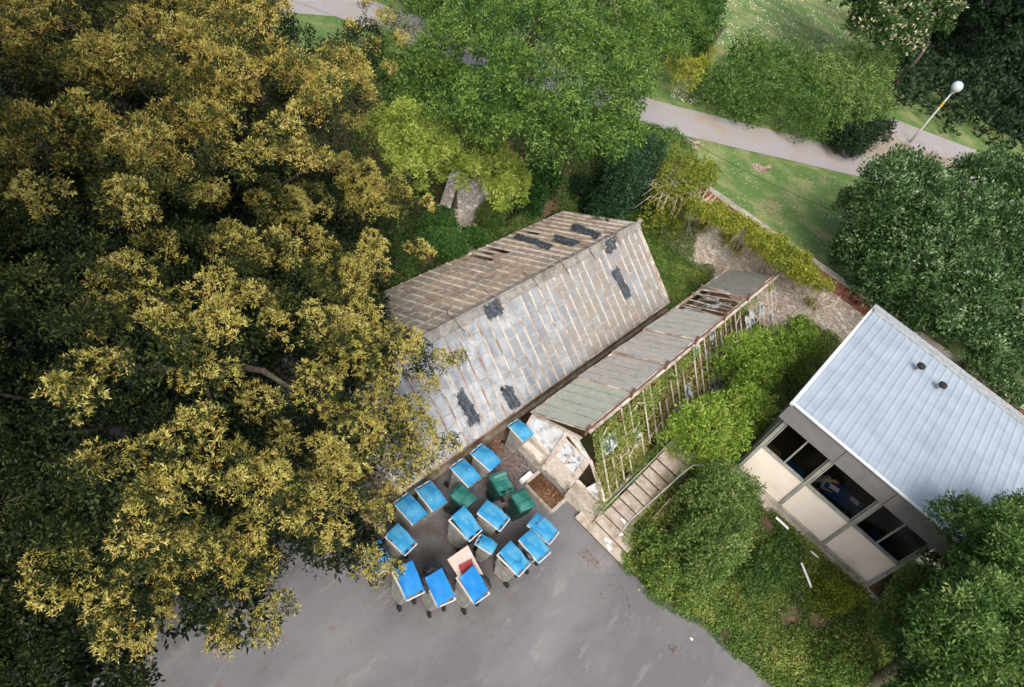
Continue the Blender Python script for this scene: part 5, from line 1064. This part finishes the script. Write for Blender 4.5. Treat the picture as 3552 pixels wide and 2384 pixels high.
# ivy on the left part of the wall face (vertical)
r_ = np.random.default_rng(2); n = 9000; x = r_.uniform(-10.6, -5.6, n); z = r_.uniform(0, 3.6, n)
k = (z < 3.4-(x+10.6)*.62+.5*np.sin(x*3)) | ((x < -7.2) & (z > 2.6)); x, z = x[k], z[k]; P = np.stack([x, 31.66-r_.random(len(x))*.22, z], 1)
D = unit(np.stack([r_.normal(size=len(x)), -np.abs(r_.normal(size=len(x)))*.5, r_.normal(size=len(x))-.3], 1))
wi = leafmesh('wall_ivy', P, D, .1, .06, r_.uniform(.1, .8, len(x)), M['leaf_ivy']); tag(wi, 'dark ivy climbing the left part of the stone wall face', 'ivy', kind='stuff')
# litter
cover('leaf_litter', [(-5.6, 13.4), (-4.99, 13.4), (-4.99, 27), (-5.6, 27)], 700, .07, 'leaf_litter', 'rusty dead leaves lying along the alley between the glasshouses', 'dead leaves', (.015, .05), (0, 1), up=.1, patch=0.02, seed=20, hf=lambda x, y: 0*x)
cover('door_litter', [(-5.5, 13.0), (-4.2, 12.6), (-3.3, 13.2), (-3.65, 14.0), (-3.75, 15.0), (-5.5, 15.0)], 480, .06, 'leaf_litter', 'brown dead leaves drifted before the narrow glasshouse', 'dead leaves', (.015, .04), (0, 1), up=.1, patch=.18, seed=21, hf=lambda x, y: 0*x)
cover('bed_litter', [(-3.5, 14.2), (-2.3, 14.2), (-2.3, 14.98), (-3.5, 14.98)], 1100, .06, 'leaf_litter', 'brown dead leaves filling the low kerbed bed', 'dead leaves', (.07, .11), (0, 1), up=.1, patch=0, seed=22, hf=lambda x, y: 0*x)
cover('yard_litter', [(-8, 7.2), (-3.2, 7.4), (-1.2, 12), (1.5, 13.5), (2.4, 14.4), (-3.2, 14), (-5.4, 13.3), (-5.6, 9.7), (-8, 9.7)], 26, .055, 'leaf_litter', 'scattered dead leaves on the asphalt among the bins', 'dead leaves', (.012, .02), (.1, 1), up=.05, patch=.4, seed=23, hf=lambda x, y: 0*x)
for i, (a, b, rr_) in enumerate(((2030, 1925, .22), (2062, 1955, .16), (2330, 2250, .14), (1990, 1760, .16), (2150, 2040, .1))):
    c_ = at(a, b, 0); cover('fallen_leaves', [(c_[0]-rr_, c_[1]-rr_), (c_[0]+rr_, c_[1]-rr_*.6), (c_[0]+rr_*.8, c_[1]+rr_), (c_[0]-rr_*.7, c_[1]+rr_*.8)], 500, .05, 'leaf_litter', 'little drift of orange brown leaves on the asphalt near the steps', 'dead leaves', (.012, .03), (.4, 1), up=.05, patch=.2, seed=60+i, hf=lambda x, y: 0*x)
def ledge(x, y): return np.where(x < -5.66, .745, .425)
cover('ledge_litter', [(-5.8, 10.2), (-5.54, 10.2), (-5.54, 26.8), (-5.8, 26.8)], 260, .06, 'leaf_litter', 'dead leaves caught on the wall ledge under the glasshouse eaves', 'dead leaves', (.005, .02), (.2, 1), up=.05, patch=.3, seed=24, hf=ledge)
cover('garden_litter', [(-12.9, 15.5), (-12.9, 27), (-14.8, 27), (-15.6, 15.5)], 120, .09, 'leaf_litter', 'reddish dead leaves on the soil behind the glasshouse', 'dead leaves', (.0, .03), (.1, 1), up=.1, patch=.25, seed=25)
# weeds and ivy on the broken side of the narrow glasshouse
def rside(x, y): return RE[1]+(RD[1]-RE[1])*(x-RE[0])/(RD[0]-RE[0])
iv = thing('glasshouse_ivy', (-1.3, 15.5, 0), 'ivy and straw coloured weeds overgrowing the bare bars of the narrow glasshouse', 'climbing plant')
cover('ivy_leaves', [(-2.98, 15.2), (-2.0, 15.2), (-1.9, 17.5), (-2.4, 20), (-2.75, 24), (-2.7, 30), (-2.98, 30.4)], 900, .075, 'leaf_ivy', '', '', (-.06, .05), (.2, .95), hf=rside, patch=.52, parent=iv, seed=30)
cover('ivy_mat', [(-2.2, 15.15), (-1.1, 15.05), (-1.05, 19), (-1.15, 22), (-1.7, 19.5)], 1000, .08, 'leaf_weed', '', '', (-.16, .04), (.3, .95), hf=rside, patch=.45, parent=iv, seed=31)
cover('dry_weeds', [(-2.9, 15.5), (-1.35, 15.5), (-1.3, 25), (-2.9, 25)], 800, .10, 'leaf_weed', '', '', (-.4, -.04), (.45, 1), hf=rside, patch=.15, parent=iv, seed=32, up=1.5)
cover('edge_ivy', [(-1.35, 15.0), (-.95, 15.0), (-.92, 18.6), (-1.05, 21), (-1.3, 21)], 1500, .07, 'leaf_ivy', '', '', (-.5, .12), (.2, 1), hf=lambda x, y: np.full_like(x, .9)+np.clip((y-15.2)*.22, 0, .6), patch=.2, parent=iv, seed=33)
cover('step_ivy', [(.02, 15.2), (.5, 15.0), (.6, 18.6), (.1, 18.9), (-.12, 18.2), (-.15, 15.8)], 1300, .06, 'leaf_ivy', 'ivy creeping over the right ends of the steps', 'ivy', (.0, .12), (.3, 1), patch=.25, seed=34, hf=lambda x, y: np.clip((y-14.66)/.365*.17+.1, .1, 1.75))
# lawn detail
lawnp = [tuple(at(*q, LZ)[:2]) for q in ((2300, 430), (2600, 545), (3000, 640), (3050, 700), (2950, 900), (2960, 1020), (2860, 960), (2700, 830), (2480, 690))]
cover('daisies', lawnp, 24, .055, 'daisy', 'white daisies scattered in drifts over the lawn', 'daisies', (.02, .05), (.2, 1), up=.1, patch=.52, seed=40, hf=lambda x, y: 0*x+LZ)
False and cover('lawn_tufts', lawnp, 160, .13, 'blade', 'longer blades of grass over the lawn', 'grass', (.0, .02), (0, 1), up=3, patch=.3, seed=41, hf=lambda x, y: 0*x+LZ)
far = [tuple(at(*q, LZ)[:2]) for q in ((2480, -60), (2950, -60), (2980, 150), (2700, 150), (2480, 160))]
cover('far_daisies', far, 14, .12, 'daisy', 'white daisies on the far lawn beyond the hedge', 'daisies', (.03, .08), (.2, 1), up=.1, patch=.55, seed=42, hf=lambda x, y: 0*x+LZ)
cover('verge_flowers', [tuple(at(*q, LZ)[:2]) for q in ((2330, 270), (2440, 290), (2450, 370), (2320, 350))], 60, .10, 'daisy', 'white flowers in the grass on the verge between the path and the hedge', 'daisies', (.03, .1), (0, 1), up=.1, patch=.4, seed=43, hf=lambda x, y: 0*x+LZ)
